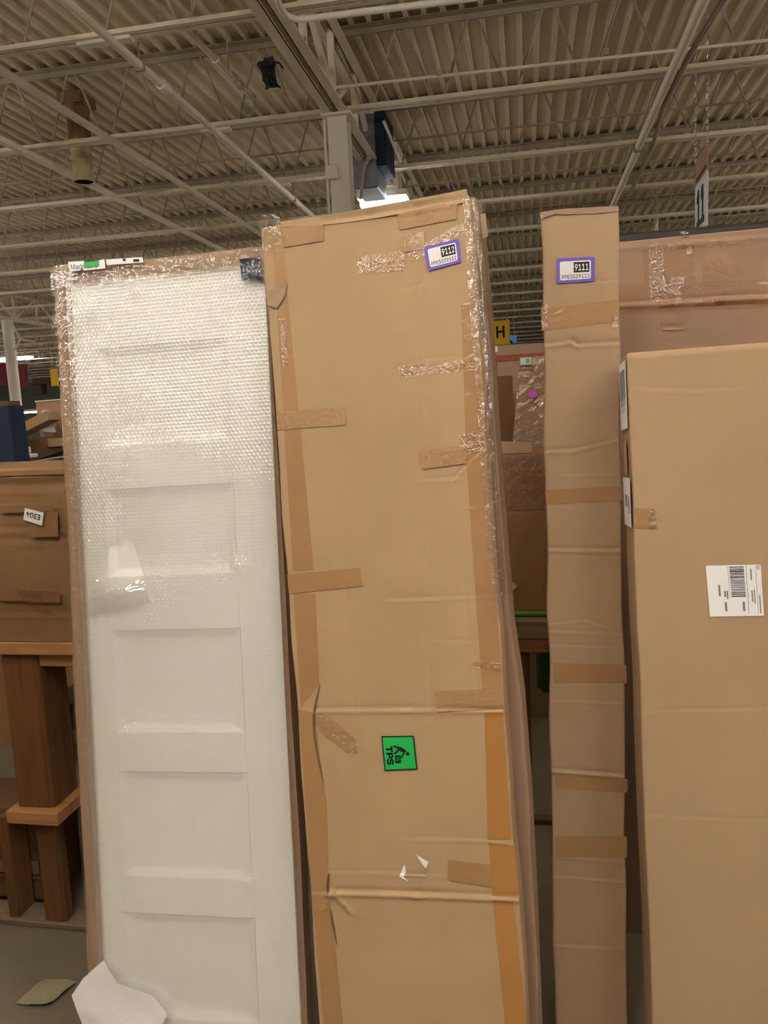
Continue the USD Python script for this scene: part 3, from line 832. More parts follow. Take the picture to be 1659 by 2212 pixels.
BF.crease([(744, 1090), (754, 1280), (772, 1536), (784, 1640)], .0005, .003, .0008)
BF.crease([(912, 625), (906, 700)], .0008, .003, .001)
BF.crease([(926, 582), (912, 618), (874, 628)], .0010, .003, .0012)
BF.crease([(700, 486), (800, 472), (905, 455), (990, 440)], .0015, .006, .004)
BF.crease([(1010, 1250), (1018, 1380), (1026, 1490)], .0006, .003, .0012)
BF.crease([(598, 775), (640, 772)], .0008, .003, .001)
BF.crease([(1010, 1098), (1060, 1094)], .0014, .003, .001)
BF.crease([(1053, 1646), (1092, 1646)], .0014, .003, .001)
BF.crease([(880, 790), (930, 780), (1020, 772)], .0012, .003, .001)
BT = .105
b2 = thing('tall_carton', 'tall tan carton tagged 9112 with a square green sticker, leaning beside the wrapped door', 'carton', matrix=BF.matrix())
obj('carton_body', BF.body(BT, .0045), 'tan', b2, smooth=35)
# the folded top flap
fl = BF.sheet([(606, 480), (700, 466), (900, 430), (1008, 409), (1014, 436), (989, 442), (905, 457), (800, 474), (702, 487), (608, 492)], .0012, .004, 30, .005, 2)
obj('top_flap', fl, 'tan', b2, smooth=35)
x0, z0 = BF.xz(606, 482)
x1, z1 = BF.xz(1008, 411)

TAPES = [
    # name, material, quad TL TR BR BL, wrinkle, wrinkle scale
    ('tape', [(592, 545), (613, 541), (678, 1232), (632, 1234)], .0004, 30),
    ('tape', [(634, 1284), (682, 1282), (690, 1478), (650, 1530)], .0004, 30),
    ('tape', [(645, 1532), (680, 1540), (706, 1750), (662, 1760)], .0005, 30),
    ('tape', [(662, 1760), (706, 1750), (710, 1925), (672, 1925)], .0006, 30),
    ('tape', [(674, 1932), (712, 1934), (749, 2300), (708, 2300)], .0006, 30),
    ('tape', [(598, 889), (745, 880), (748, 918), (600, 929)], .0016, 160),
    ('tape', [(620, 1241), (779, 1226), (784, 1266), (624, 1283)], .0008, 90),
    ('tape', [(608, 492), (699, 485), (700, 521), (613, 536)], .0018, 120),
    ('tape', [(858, 464), (990, 434), (986, 474), (864, 497)], .0012, 90),
    ('tape', [(872, 510), (918, 499), (915, 538), (874, 545)], .0006, 60),
    ('tape', [(904, 972), (1006, 964), (1008, 1001), (914, 1014)], .0032, 300),
    ('tape', [(940, 1492), (1086, 1487), (1090, 1530), (945, 1536)], .0012, 80),
    ('tape', [(968, 1857), (1062, 1868), (1066, 1917), (969, 1901)], .0003, 50),
]
for k, (nm, q, wr, ws) in enumerate(TAPES):
    st = (.35, 2.2) if nm == 'tape' and abs(q[1][0] - q[0][0]) > abs(q[3][1] - q[0][1]) and wr < .0015 else (1, 1)
    obj('packing_tape', BF.patch(q, .0005 + .00015 * k, wr, ws, .003 if wr > .001 else .006, k, stretch=st), 'tape_wrinkled' if wr > .001 else 'tape_brown', b2, smooth=True)
for k, q in enumerate([[(996, 655), (1027, 640), (1050, 1010), (1008, 1020)], [(1009, 1020), (1052, 1010), (1086, 1500), (1042, 1495)], [(1047, 1538), (1087, 1538), (1104, 1812), (1054, 1815)], [(1056, 1820), (1108, 1826), (1122, 1940), (1064, 1936)], [(1065, 1942), (1108, 1946), (1148, 2300), (1100, 2300)]]):
    obj('packing_tape', BF.patch(q, .0004 + .0002 * k, .0004, 30, .006, 40 + k), 'tape_orange' if k > 1 else 'tape_brown', b2, smooth=True)
for k, (q, wr, ws, st) in enumerate([([(770, 556), (872, 541), (874, 586), (773, 590)], .0030, 130, (1.6, .3)), ([(862, 792), (1022, 776), (1024, 800), (866, 816)], .0016, 60, (.3, 1.5)),
                                     ([(880, 548), (1000, 480), (1008, 500), (890, 566)], .0006, 70, (.4, 1.4)), ([(990, 940), (1046, 930), (1050, 975), (996, 985)], .004, 110, (.5, 1.5)),
                                     ([(604, 690), (618, 688), (624, 790), (612, 792)], .002, 70, (1, .4))]):
    obj('clear_tape', BF.patch(q, .0012, wr, ws, .003, 60 + k, stretch=st), 'tape_clear', b2, smooth=True)
obj('clear_tape', BF.sheet([(682, 1534), (706, 1544), (768, 1594), (774, 1629), (750, 1626), (700, 1590), (682, 1566)], .0016, .006, 120, .003, 71), 'tape_clear', b2, smooth=True, label='twisted strip of clear tape')
obj('clear_tape', BF.sheet([(1014, 1433), (1040, 1425), (1086, 1432), (1087, 1453), (1058, 1446), (1030, 1440)], .002, .008, 120, .003, 72), 'tape_clear', b2, smooth=True, label='loose scrap of clear tape')
# dark slits beside the left tape
for pts in ([(692, 1478), (684, 1510), (679, 1545), (680, 1590), (688, 1640), (698, 1690)], [(711, 1886), (708, 1910), (708, 1928)], [(714, 1965), (719, 1995), (728, 2040)]):
    p = np.array([BF.xz(*q) for q in pts])
    cs = CubicSpline(np.arange(len(p)), p)
    c = cs(np.linspace(0, len(p) - 1, 30))
    wd = .0022 * np.sin(np.pi * np.linspace(.04, .98, 30)) ** .7 + .0004
    t = np.gradient(c, axis=0)
    t /= np.linalg.norm(t, axis=1, keepdims=True)
    nn = np.stack([-t[:, 1], t[:, 0]], 1)
    s = Polygon(np.vstack([c + nn * wd[:, None], (c - nn * wd[:, None])[::-1]])).buffer(0)
    d = Decal(BF, [np.array([0, 1.0]), np.array([1.0, 1.0]), np.array([1.0, 0]), np.array([0, 0.0])], False)
    s = affinity.affine_transform(s, [1, 0, 0, -1, 0, 1])
    obj('slit', d.shape(s, .0016), 'core', b2)
# torn corner of the liner at left
obj('torn_liner', BF.sheet([(575, 632), (600, 622), (622, 612), (618, 640), (600, 668), (580, 660)], .003, .010, 40, .004, 8), 'guard', b2, smooth=True)
# film puffed over the top left corner and down the right edge
u, v = np.meshgrid(np.linspace(0, 1, 40), np.linspace(0, 1, 40))
a, b = BF.xz(560, 480), BF.xz(612, 545)
P = np.stack([a[0] + u * (b[0] - a[0]) + .010 * v * (1 - u), -.004 - .016 * np.sin(np.pi * u) * np.sin(np.pi * np.minimum(1, v * 1.1)) - .012 * fbm(np.stack([u * 5, v * 6, u * 0], -1), 3, 3), a[1] + .012 * np.sin(np.pi * u) + v * (b[1] - a[1]) * (1.1 - .25 * u)], -1)
obj('corner_film', grid_mesh(P), 'film', b2, smooth=True, label='clear film puffed over the top left corner')
u, v = np.meshgrid(np.linspace(0, 1, 12), np.linspace(0, 1, 420))
zf = BF.xz(1050, 1330)[1] + (BF.L - .012 - BF.xz(1050, 1330)[1]) * v
n1 = fbm(np.stack([u * 3, zf * 26, u * 0], -1), 3, 17)
P = np.stack([BF.w - .013 + u * .030 + .004 * (noise(np.stack([zf * 9, zf * 0, zf * 0], -1), 3) - .5), -.003 - .007 * n1 + .028 * np.maximum(0, u - .45), zf], -1)
obj('edge_film', grid_mesh(P), 'film', b2, smooth=True, label='wrinkled clear film along the right edge')


def number_sticker(face, quad, number, serial, parent):
    d = face.decal(quad)
    s = obj('number_sticker', d.rect(0, 0, 1, 1, .0022, .004), 'purple', parent, label='purple bordered sticker printed ' + number)
    obj('white_field', d.rect(.085, .13, .905, .885, .0026, .004), 'paper', s)
    obj('number_field', d.rect(.455, .185, .868, .60, .0030), 'ink', s)
    obj('number', d.text(number, .482, .26, .842, .53, .0034, True), 'paper', s)
    obj('serial', d.text(serial, .135, .675, .868, .835, .0030), 'ink', s)


number_sticker(BF, [(916, 534), (991, 516), (997, 567), (925, 586)], '9112', 'PPE5039112', b2)

d = BF.decal([(824, 1590), (894, 1589), (902, 1662), (831, 1665)])
s = obj('green_sticker', d.rect(0, 0, 1, 1, .0022, .002), 'ink', b2, label='square green handling sticker with black border')
obj('green_field', d.rect(.035, .035, .965, .965, .0026), 'green', s)
obj('lettering', d.text('TPS', .10, .29, .31, .83, .0030, True, 1, .03), 'ink', s)
fig = [Polygon([(.33, .30), (.36, .27), (.58, .33), (.70, .40), (.72, .47), (.62, .48), (.50, .42), (.47, .47), (.36, .54), (.33, .50), (.44, .42), (.46, .37)]),
       Polygon([(.66, .40), (.70, .44), (.63, .56), (.56, .66), (.52, .63), (.60, .52)]), Point(.755, .525).buffer(.055)]
from shapely import union_all
obj('lifting_figure', d.shape(union_all(fig), .0030), 'ink', s)
obj('load_box', d.rect(.36, .56, .53, .79, .0030), 'ink', s)
obj('load_lettering', d.text('XL', .40, .60, .50, .74, .0034, False, 1), 'green', s)

# scraps of a torn white label
obj('label_scrap', BF.sheet([(862, 1894), (874, 1867), (877, 1884), (872, 1894), (884, 1905)], .0018, 0, 60, .003, 3), 'paper', b2)
obj('label_scrap', BF.sheet([(899, 1846), (926, 1862), (920, 1876), (912, 1866)], .0018, 0, 60, .003, 3), 'paper', b2)
obj('torn_patch', BF.sheet([(874, 1868), (898, 1846), (912, 1868), (922, 1876), (916, 1906), (900, 1924), (884, 1906), (874, 1893)], .0008, 0, 60, .004, 3), 'rose', b2, label='bare patch left by the torn label')

# ------------------------------------------------------------------ the second carton behind it
yb0, yb1 = BT + .020, BT + .165
b2b = thing('backing_carton', 'film wrapped carton squeezed in behind the tall tagged carton, right side showing', 'carton', matrix=BF.matrix())
edge = [(1043, 432), (1052, 520), (1062, 640), (1075, 830), (1085, 985), (1095, 1120), (1112, 1330), (1134, 1480), (1150, 1690), (1163, 1950), (1172, 2212)]
ex = np.array([BF.xz(px, py, yb1) for px, py in edge])
o_ = np.argsort(ex[:, 1])
zz = np.linspace(.06, BF.xz(1030, 428, yb0)[1], 90)
xr_ = np.interp(zz, ex[o_, 1], ex[o_, 0])
rows = []
for z, x in zip(zz, xr_):
    w_ = .004 * (noise(np.array([[z * 8, 0, 0]]), 7)[0] - .5)
    rows.append([(x - .08, yb0, z), (x - .012, yb0 + w_, z), (x - .003 + w_, yb0 + .006, z), (x + w_, yb0 + .07, z), (x, yb1 - .004, z), (x - .004, yb1, z), (x - .08, yb1, z), (x - .08, yb0, z)])
rows = np.array(rows)
bm = grid_mesh(rows)
cap = trimesh.Trimesh(np.vstack([rows[-1][:7], rows[-1][:7].mean(0)]), [(7, k, (k + 1) % 7) for k in range(7)], process=False)
obj('carton_body', [bm, cap], 'brown', b2b, smooth=35)
u, v = np.meshgrid(np.linspace(0, 1, 14), np.linspace(0, 1, 300))
zf = zz[-1] - v * (zz[-1] - BF.xz(1080, 1300)[1])
xf = np.interp(zf, zz, xr_)
P = np.stack([xf - .016 + .022 * np.minimum(1, u * 1.6) - .003 * u, yb0 - .006 + .10 * np.maximum(0, u - .2) - .006 * fbm(np.stack([u * 3, zf * 22, u * 0], -1), 3, 27), zf], -1)
obj('stretch_film', grid_mesh(P), 'film_grey', b2b, smooth=True)
obj('torn_corner', BF.patch([(1026, 418), (1038, 416), (1044, 470), (1030, 475)], -(yb0 - .004), .004, 60, .003, 9), 'guard', b2b, smooth=True)

# ------------------------------------------------------------------ narrow carton with the 9111 tag
NF = Face(-1.9, 4.49, .07, (.0465, 1.981, 2.099), .1805)
NF.bulge = .003
NF.crease([(1168, 749), (1236, 742), (1246, 748), (1337, 744)], .0022, .004, .003)
NF.crease([(1171, 979), (1240, 975), (1343, 953)], .0018, .004, .002)
NF.crease([(1176, 1029), (1342, 1027)], .0012, .003, .001)
NF.crease([(1184, 1190), (1346, 1192)], .0028, .004, .002)
NF.crease([(1190, 1366), (1352, 1372)], .0016, .003, .001)
NF.crease([(1192, 1397), (1352, 1402)], .0012, .003, .001)
NF.crease([(1196, 1515), (1354, 1523)], .0014, .003, .001)
NF.crease([(1198, 1668), (1290, 1674), (1357, 1679)], .0045, .004, .003)
NF.crease([(1200, 1852), (1352, 1864)], .0018, .003, .001)
NF.crease([(1200, 1895), (1352, 1907)], .0015, .003, .001)
NF.crease([(1200, 2044), (1354, 2052)], .0012, .003, .001)
NF.crease([(1190, 1350), (1260, 1342), (1320, 1362)], .0012, .003, .001)
NF.crease([(1174, 618), (1336, 608)], .0006, .003, .001)
b3 = thing('narrow_carton', 'narrow tan carton tagged 9111 standing right of the gap', 'carton', matrix=NF.matrix())
obj('carton_body', NF.body(.15, .004, wob=.004), 'rose', b3, smooth=35)
obj('top_flap', NF.sheet([(1170, 458), (1210, 452), (1336, 445), (1337, 456), (1290, 462), (1215, 464), (1200, 462), (1184, 470)], .0012, .004, 40, .004, 3), 'brown', b3, smooth=35)
obj('torn_corner', NF.sheet([(1166, 460), (1192, 455), (1206, 458), (1190, 464), (1168, 476)], .0030, .008, 60, .003, 5), 'guard', b3, smooth=True)
for k, (q, wr) in enumerate([([(1169, 668), (1335, 647), (1336, 695), (1171, 715)], .0004), ([(1178, 1058), (1343, 1050), (1344, 1082), (1180, 1090)], .0004), ([(1194, 1432), (1353, 1436), (1354, 1476), (1195, 1476)], .0003),
                             ([(1199, 1806), (1354, 1806), (1355, 1852), (1200, 1852)], .0003), ([(1199, 1676), (1356, 1682), (1354, 1712), (1200, 1706)], .0010)]):
    obj('packing_tape', NF.patch(q, .0005, wr, 40, .005, 80 + k, stretch=(.4, 1.5)), 'tape_brown', b3, smooth=True)
obj('clear_tape', NF.patch([(1168, 660), (1182, 658), (1184, 712), (1170, 716)], .0015, .004, 90, .002, 5), 'tape_clear', b3, smooth=True)
obj('clear_tape', NF.patch([(1322, 684), (1335, 682), (1336, 712), (1323, 714)], .0015, .004, 90, .002, 6), 'tape_clear', b3, smooth=True)
obj('clear_tape', NF.patch([(1336, 1686), (1357, 1688), (1357, 1706), (1330, 1710)], .0016, .004, 90, .002, 7), 'tape_clear', b3, smooth=True)
number_sticker(NF, [(1202, 559), (1284, 555), (1284, 608), (1203, 613)], '9111', 'PPE5039111', b3)

# ------------------------------------------------------------------ wide carton in front at the right
WF = Face(.54, 4.49, -1.23, (.223, 1.801, 1.746), .66)
WF.bulge = .0022
WF.crease([(1361, 841), (1420, 843), (1500, 846), (1600, 842)], .0008, .003, .0012)
WF.crease([(1385, 1540), (1500, 1537), (1900, 1530)], .0008, .003, .0010)
WF.crease([(1392, 1764), (1520, 1770), (1900, 1786)], .0008, .003, .0010)
WF.crease([(1372, 1146), (1500, 1152)], .0004, .003, .0008)
WF.crease([(1358, 775), (1480, 766), (1659, 752)], .0010, .004, .0010)
b5 = thing('wide_carton', 'smooth tan carton with a white shipping label at the right front', 'carton', matrix=WF.matrix())
obj('carton_body', WF.body(.125, .005, r=.004, wob=.0015), 'olive', b5, smooth=35)
obj('clear_tape', WF.patch([(1371, 1097), (1414, 1099), (1418, 1142), (1374, 1141)], .0009, .0012, 120, .003, 3, .10), 'tape_brown', b5, smooth=True)
obj('clear_tape', WF.patch([(1402, 1100), (1415, 1099), (1419, 1141), (1400, 1142)], .0014, .004, 150, .002, 4), 'tape_clear', b5, smooth=True)
d = WF.decal([(1524, 1222), (1643, 1219), (1650, 1330), (1533, 1332)])
s = obj('shipping_label', d.rect(0, 0, 1, 1, .0010, .003), 'paper', b5, label='white shipping label with a barcode on its side')
rng = np.random.default_rng(5)
bars, vv = [], .03
while vv < .62:
    wv_ = rng.choice([.006, .009, .014])
    bars.append((vv, min(.64, vv + wv_)))
    vv += wv_ + rng.choice([.006, .010, .014])
obj('barcode', [d.rect(.43, a, .69, b, .0014) for a, b in bars if not .38 < (a + b) / 2 < .46], 'ink', s)
obj('barcode', [d.rect(.43, a, .69, b, .0014) for a, b in bars if .38 < (a + b) / 2 < .46], 'blue_ink', s)
obj('rule_line', [d.rect(.725, .01, .733, .95, .0014), d.rect(.90, .01, .906, .95, .0014), d.rect(.395, .02, .40, .64, .0014)], 'grey_ink', s)
obj('code_strip', d.rect(.295, .72, .335, .90, .0014), 'grey_ink', s)
obj('code_strip', d.rect(.625, .72, .665, .90, .0014), 'grey_ink', s)
obj('small_print', [d.text('TBA', .925, .005, .975, .10, .0014, True, 1), d.rect(.80, .08, .825, .30, .0014), d.rect(.80, .50, .822, .72, .0014), d.rect(.845, .48, .862, .76, .0014), d.rect(.935, .60, .955, .95, .0014), d.rect(.20, .38, .235, .60, .0014), d.rect(.30, .50, .33, .62, .0014), d.rect(.345, .50, .37, .66, .0014)], 'grey_ink', s)


# labels pasted on the left side of that carton: a frame on the side face
SF = Face(0, 0, 0, (0, 0, 1), 1, 1)
SF.A = np.stack([-WF.A[:, 1], WF.A[:, 0], WF.A[:, 2]], 1)
SF.o = WF.o.copy()
SF.bulge, SF.creases = 0, []
inv = np.linalg.inv(WF.matrix())


def side_local(mesh):
    v = np.array(mesh.vertices)
    wv_ = v @ SF.A.T + SF.o
    mesh.vertices = (wv_ - WF.o) @ WF.A
    return mesh


for k, (q, nm) in enumerate([([(1342, 800), (1355, 776), (1360, 925), (1344, 950)], 'large'), ([(1347, 955), (1353, 953), (1356, 1022), (1350, 1026)], 'thin'), ([(1347, 1040), (1361, 1032), (1366, 1139), (1351, 1141)], 'barcode')]):
    zt_, zb_ = SF.xz(*q[1], 0)[1], SF.xz(*q[2], 0)[1]
    x0_, x1_ = (-.119, -.006) if nm != 'thin' else (-.08, -.04)
    d = Decal(SF, [np.array(t) for t in ((x0_, zt_), (x1_, zt_), (x1_, zb_), (x0_, zb_))])
    s = obj('side_label', side_local(d.rect(0, 0, 1, 1, .004, .004)), 'paper' if nm != 'thin' else 'pinkboard', b5)
    if nm == 'large':
        rows_ = [d.rect(.12 + .07 * i, .12, .15 + .07 * i, .55 + .3 * ((i * 7) % 3) / 3, .0045) for i in range(11)]
        obj('small_print', [side_local(r_) for r_ in rows_], 'grey_ink', s)
    elif nm == 'barcode':
        obj('barcode', [side_local(d.rect(.25, .36 + .028 * i, .6, .36 + .028 * i + .012, .0045)) for i in range(9)] + [side_local(d.rect(.75, .38, .82, .72, .0045))], 'ink', s)

# ------------------------------------------------------------------ big carton behind at the right
GF = Face(-1.2, 2.2, -.6, at(1318, 523, 2.36), 1.05)
GF.crease([(1340, 662), (1450, 657), (1560, 650), (1960, 630)], .006, .006, .002)
GF.crease([(1340, 536), (1480, 527), (1960, 487)], .003, .007, .004)
GF.crease([(1444, 712), (1476, 709)], .0015, .003, .002)
GF.crease([(1480, 640), (1494, 626)], .0015, .003, .001)
b4 = thing('film_wrapped_carton', 'big brown taped carton with black cover standing behind the narrow and wide cartons', 'carton', matrix=GF.matrix())
obj('carton_body', GF.body(.30, .006), 'brown', b4, smooth=35)
for k, (q, wr) in enumerate([([(1330, 614), (1960, 592), (1960, 650), (1330, 678)], .0008), ([(1388, 538), (1500, 530), (1502, 612), (1392, 618)], .0006), ([(1418, 566), (1498, 562), (1500, 622), (1420, 626)], .0004), ([(1516, 556), (1582, 550), (1584, 606), (1518, 612)], .0004), ([(1426, 680), (1480, 676), (1481, 712), (1430, 714)], .0006)]):
    obj('packing_tape', GF.patch(q, .0006 + .0003 * k, wr, 30, .006, 90 + k, stretch=(.3, 1.5)), 'tape_dull', b4, smooth=True)
for k, (q, wr, ws, st) in enumerate([([(1400, 524), (1430, 522), (1440, 650), (1404, 655)], .005, 90, (1.4, .4)), ([(1422, 628), (1450, 600), (1480, 598), (1470, 640)], .005, 60, (1, 1)), ([(1500, 651), (1659, 643), (1659, 656), (1500, 662)], .004, 60, (.3, 1.2)),
                                     ([(1420, 652), (1470, 640), (1474, 660), (1424, 668)], .005, 80, (1, 1)), ([(1440, 528), (1620, 515), (1622, 530), (1442, 540)], .004, 70, (1, 1)), ([(1468, 500), (1484, 498), (1496, 548), (1484, 550)], .004, 60, (1.4, .4))]):
    obj('clear_tape', GF.patch(q, .0030, wr, ws, .004, 100 + k, stretch=st), 'tape_clear', b4, smooth=True)
X, Y = np.meshgrid(np.linspace(.01, 1.04, 60), np.linspace(.004, .29, 14))
Z = GF.L + .016 + .020 * fbm(np.stack([X * 5, Y * 8, X * 0], -1), 3, 5) + .012 * np.exp(-((X - .62) / .10) ** 2) - .012 * (Y < .02)
obj('black_cover', [grid_mesh(np.stack([X, Y, Z], -1)), grid_mesh(np.stack([X, Y, Z * 0 + GF.L + .001], -1)[::-1]), grid_mesh(np.stack([np.stack([X[0], Y[0], Z[0]], -1), np.stack([X[0], Y[0], Z[0] * 0 + GF.L], -1)], 0)[::-1])], 'black', b4, smooth=30, label='black sheet lying over the top')

# ------------------------------------------------------------------ helpers for the stacks behind
def span(pxs, Y):
    """x0, x1, z0, z1 on the plane at depth Y of a photograph rectangle (left, top, right, bottom)."""
    l, t, r, b = pxs
    m = (l + r) / 2, (t + b) / 2
    return at(l, m[1], Y)[0], at(r, m[1], Y)[0], at(m[0], b, Y)[2], at(m[0], t, Y)[2]


def rough_box(x0, x1, y0, y1, z0, z1, amp=.003, seed=0, ridges=()):
    """A carton with a dented, creased front (towards -y)."""
    X, Z = np.meshgrid(np.linspace(x0, x1, 40), np.linspace(z0, z1, 60))
    Yf = y0 - amp * (fbm(np.stack([X * 6, Z * 8, X * 0], -1), 3, seed) - .5) * 2
    for zr, a in ridges:
        Yf = Yf - a * np.exp(-((Z - zr) / .004) ** 2) + a * .6 * np.exp(-((Z - zr - .008) / .005) ** 2)
    Yf[[0, -1], :] = y0
    Yf[:, [0, -1]] = y0
    fr = grid_mesh(np.stack([X, Yf, Z], -1))
    b = trimesh.creation.box((x1 - x0, y1 - y0, z1 - z0))
    b.apply_translation(((x0 + x1) / 2, (y0 + y1) / 2, (z0 + z1) / 2))
    keep = b.face_normals[:, 1] > -.5
    b.update_faces(keep)
    return [fr, b]


# ------------------------------------------------------------------ left: wooden rack and the carton on it
YL = 2.06
lr = thing('wooden_rack', 'rough wooden rack carrying the tagged brown carton at left', 'rack')
xa, xb, za, zb_ = span((-60, 1388, 165, 1416), YL)
ztop = zb_
obj('shelf_board', cbox(xa - .6, xb + .55, YL, YL + .14, za, zb_, .004), 'woodx', lr)
obj('shelf_board', cbox(xa - .6, xb + .55, YL + .155, YL + .30, za, zb_, .004), 'greywood', lr)
obj('shelf_board', cbox(xa - .6, xb + .55, YL + .315, YL + .46, za, zb_, .004), 'greywood', lr)
x0, x1, z0, z1 = span((78, 1421, 150, 1441), YL + .03)
obj('bearer', cbox(x0, x1 + .5, YL + .03, YL + .12, z0, za - .001, .004), 'woodx', lr)
x0, x1, _, _ = span((12, 1430, 88, 1760), YL + .02)
xm0, xm1 = at(22, 1590, YL + .02)[0], at(90, 1590, YL + .02)[0]
zl1 = at(80, 1752, YL)[2]
zl0 = at(80, 1780, YL)[2]
obj('post', cbox(xm0, xm1, YL + .02, YL + .06, zl1 + .001, za - .002, .003), 'wood', lr)
obj('post', cbox(xm1 - .004, xm1 + .015, YL + .025, YL + .16, zl1 + .001, za - .002, .003), 'wood', lr)
x0, x1, _, _ = span((18, 1752, 128, 1790), YL)
obj('lower_board', cbox(x0, x1, YL - .01, YL + .32, zl0, zl1, .004), 'woodx', lr)
obj('lower_post', cbox(at(92, 1930, YL + .03)[0], at(138, 1930, YL + .03)[0], YL + .03, YL + .07, .021, zl0 - .001, .003), 'wood', lr)
obj('lower_post', cbox(at(14, 1930, YL + .03)[0], at(34, 1930, YL + .03)[0], YL + .03, YL + .12, .021, zl0 - .001, .003), 'wood', lr)
obj('skid', cbox(xa - .4, xb - .02, YL + .02, YL + .12, 0, .02, .003), 'greywood', lr)
zz = at(60, 1300, YL)
x0, x1, z0, z1 = span((-70, 1013, 180, 1350), YL - .02)
ec = thing('brown_carton', 'creased brown carton with an upside down paper tag on the wooden rack', 'carton')
zc = [at(60, y, YL)[2] for y in (1030, 1046, 1062, 1098, 1150, 1172, 1190, 1280, 1330)]
obj('carton_body', rough_box(x0 - .5, x1 + .35, YL + .005, YL + .42, ztop + .002, z1, .006, 4, [(zc[0], .006), (zc[1], -.005), (zc[2], .004), (zc[3], .003), (zc[4], .005), (zc[5], .004), (zc[6], -.004), (zc[7], .002), (zc[8], .004)]), 'dark', ec, smooth=35)
EF = Face(0, 0, 0, (x0 - .5, YL + .001, z1), x1 - x0 + .85, z1 - ztop)
EF.bulge = 0


def at_face(mesh, F_):
    mesh.vertices = np.array(mesh.vertices) @ F_.A.T + F_.o
    return mesh


obj('lip', cbox(x0 - .5, x1 + .35, YL - .004, YL + .03, at(60, 1032, YL)[2], z1 + .002, .008), 'dark', ec)
d = EF.decal([(60, 1096), (101, 1106), (97, 1134), (57, 1121)])
s = obj('paper_tag', at_face(d.rect(0, 0, 1, 1, .014, .002), EF), 'paper', ec, label='crooked white paper tag')
obj('lettering', at_face(d.text('E3G4', .12, .24, .84, .66, .0145, True, 2), EF), 'ink', s)
for k, q in enumerate([[(0, 1092), (118, 1088), (120, 1104), (0, 1108)], [(66, 1108), (128, 1104), (130, 1158), (68, 1160)], [(0, 1270), (134, 1276), (134, 1300), (0, 1296)]]):
    obj('packing_tape', at_face(EF.patch(q, .0065 + .001 * k, .002, 60, .005, 120 + k), EF), 'tape_old', ec, smooth=True)
obj('clear_tape', at_face(EF.patch([(40, 1270), (90, 1276), (118, 1330), (60, 1310)], .009, .004, 70, .004, 130), EF), 'tape_clear', ec, smooth=True)

# cartons stored under the shelf at the left
zs = .001
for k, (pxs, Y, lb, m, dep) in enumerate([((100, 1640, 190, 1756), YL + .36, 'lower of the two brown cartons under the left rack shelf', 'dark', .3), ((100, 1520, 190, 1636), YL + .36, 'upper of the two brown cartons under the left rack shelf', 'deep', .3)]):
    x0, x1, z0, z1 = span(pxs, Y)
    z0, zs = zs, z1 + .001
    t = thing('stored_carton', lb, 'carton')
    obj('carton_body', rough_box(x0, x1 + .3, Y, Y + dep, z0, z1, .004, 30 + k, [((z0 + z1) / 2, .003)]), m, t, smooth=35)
    obj('packing_tape', cbox(x0 + .001, x1 + .29, Y - .007, Y - .006, z0 + (z1 - z0) * .3, z0 + (z1 - z0) * .55, .0003), 'tape_old', t)
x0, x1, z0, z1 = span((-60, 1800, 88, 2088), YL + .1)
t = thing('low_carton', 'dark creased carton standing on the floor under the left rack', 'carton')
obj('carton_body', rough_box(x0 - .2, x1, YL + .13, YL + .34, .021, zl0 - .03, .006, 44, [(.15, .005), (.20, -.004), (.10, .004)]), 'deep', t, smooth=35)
obj('packing_tape', cbox(x0 - .19, x1 - .01, YL + .122, YL + .123, .12, .17, .0003), 'tape_old', t)
tag(obj('paper_scrap', grid_mesh(np.stack([*(lambda u, v: (atz(90, 2150, .0)[0] + (u - .5) * .10 + .03 * v, atz(110, 2150, .0)[1] + (v - .5) * .10, .004 + .016 * fbm(np.stack([u * 3, v * 3, u * 0], -1), 3, 4)))(*np.meshgrid(np.linspace(0, 1, 20), np.linspace(0, 1, 20)))], -1)), 'dusty_paper', smooth=True), 'crumpled pale paper scrap on the floor at lower left', 'paper')

# the row of leaning packages goes on to the left of the picture
nb = thing('leaning_carton', 'carton leaning in the row beyond the left picture edge', 'carton')
obj('carton_body', rough_box(-3.0, -1.42, 1.15, 1.30, 0, 2.0, .004, 71), 'tan', nb, smooth=35)
obj('packing_tape', cbox(-1.85, -1.79, 1.142, 1.143, .01, 1.98, .0003), 'tape_old', nb)

# ------------------------------------------------------------------ left: the clutter heaped beyond that carton
YC = 3.4
zt_ = at(60, 1014, YC)[2]
hp = thing('heap_carton', 'brown carton hidden behind the tagged brown carton, bearing the heap', 'carton')
obj('carton_body', rough_box(-4.2, -1.9, YC, YC + 1.3, 0, zt_, .003, 3), 'dark', hp, smooth=35)
obj('packing_tape', cbox(-4.19, -1.91, YC - .006, YC - .005, .5, .56, .0004), 'tape_old', hp)


def slab(name, label, cat, a, b, Y, thick, depth, m, parent=None):
    """A plank between two photograph points on the plane Y; thick in metres across."""
    p, q = at(*a, Y), at(*b, Y)
    d = q - p
    L = np.hypot(d[0], d[2])
    b_ = cbox(0, L, 0, depth, -thick, 0, .003)
    an = math.atan2(d[2], d[0])
    mm = np.eye(4)
    mm[0, 0], mm[0, 2], mm[2, 0], mm[2, 2] = math.cos(an), -math.sin(an), math.sin(an), math.cos(an)
    mm[:3, 3] = p
    b_.apply_transform(mm)
    return tag(obj(name, b_, m, parent), label, cat) if parent is None else obj(name, b_, m, parent)


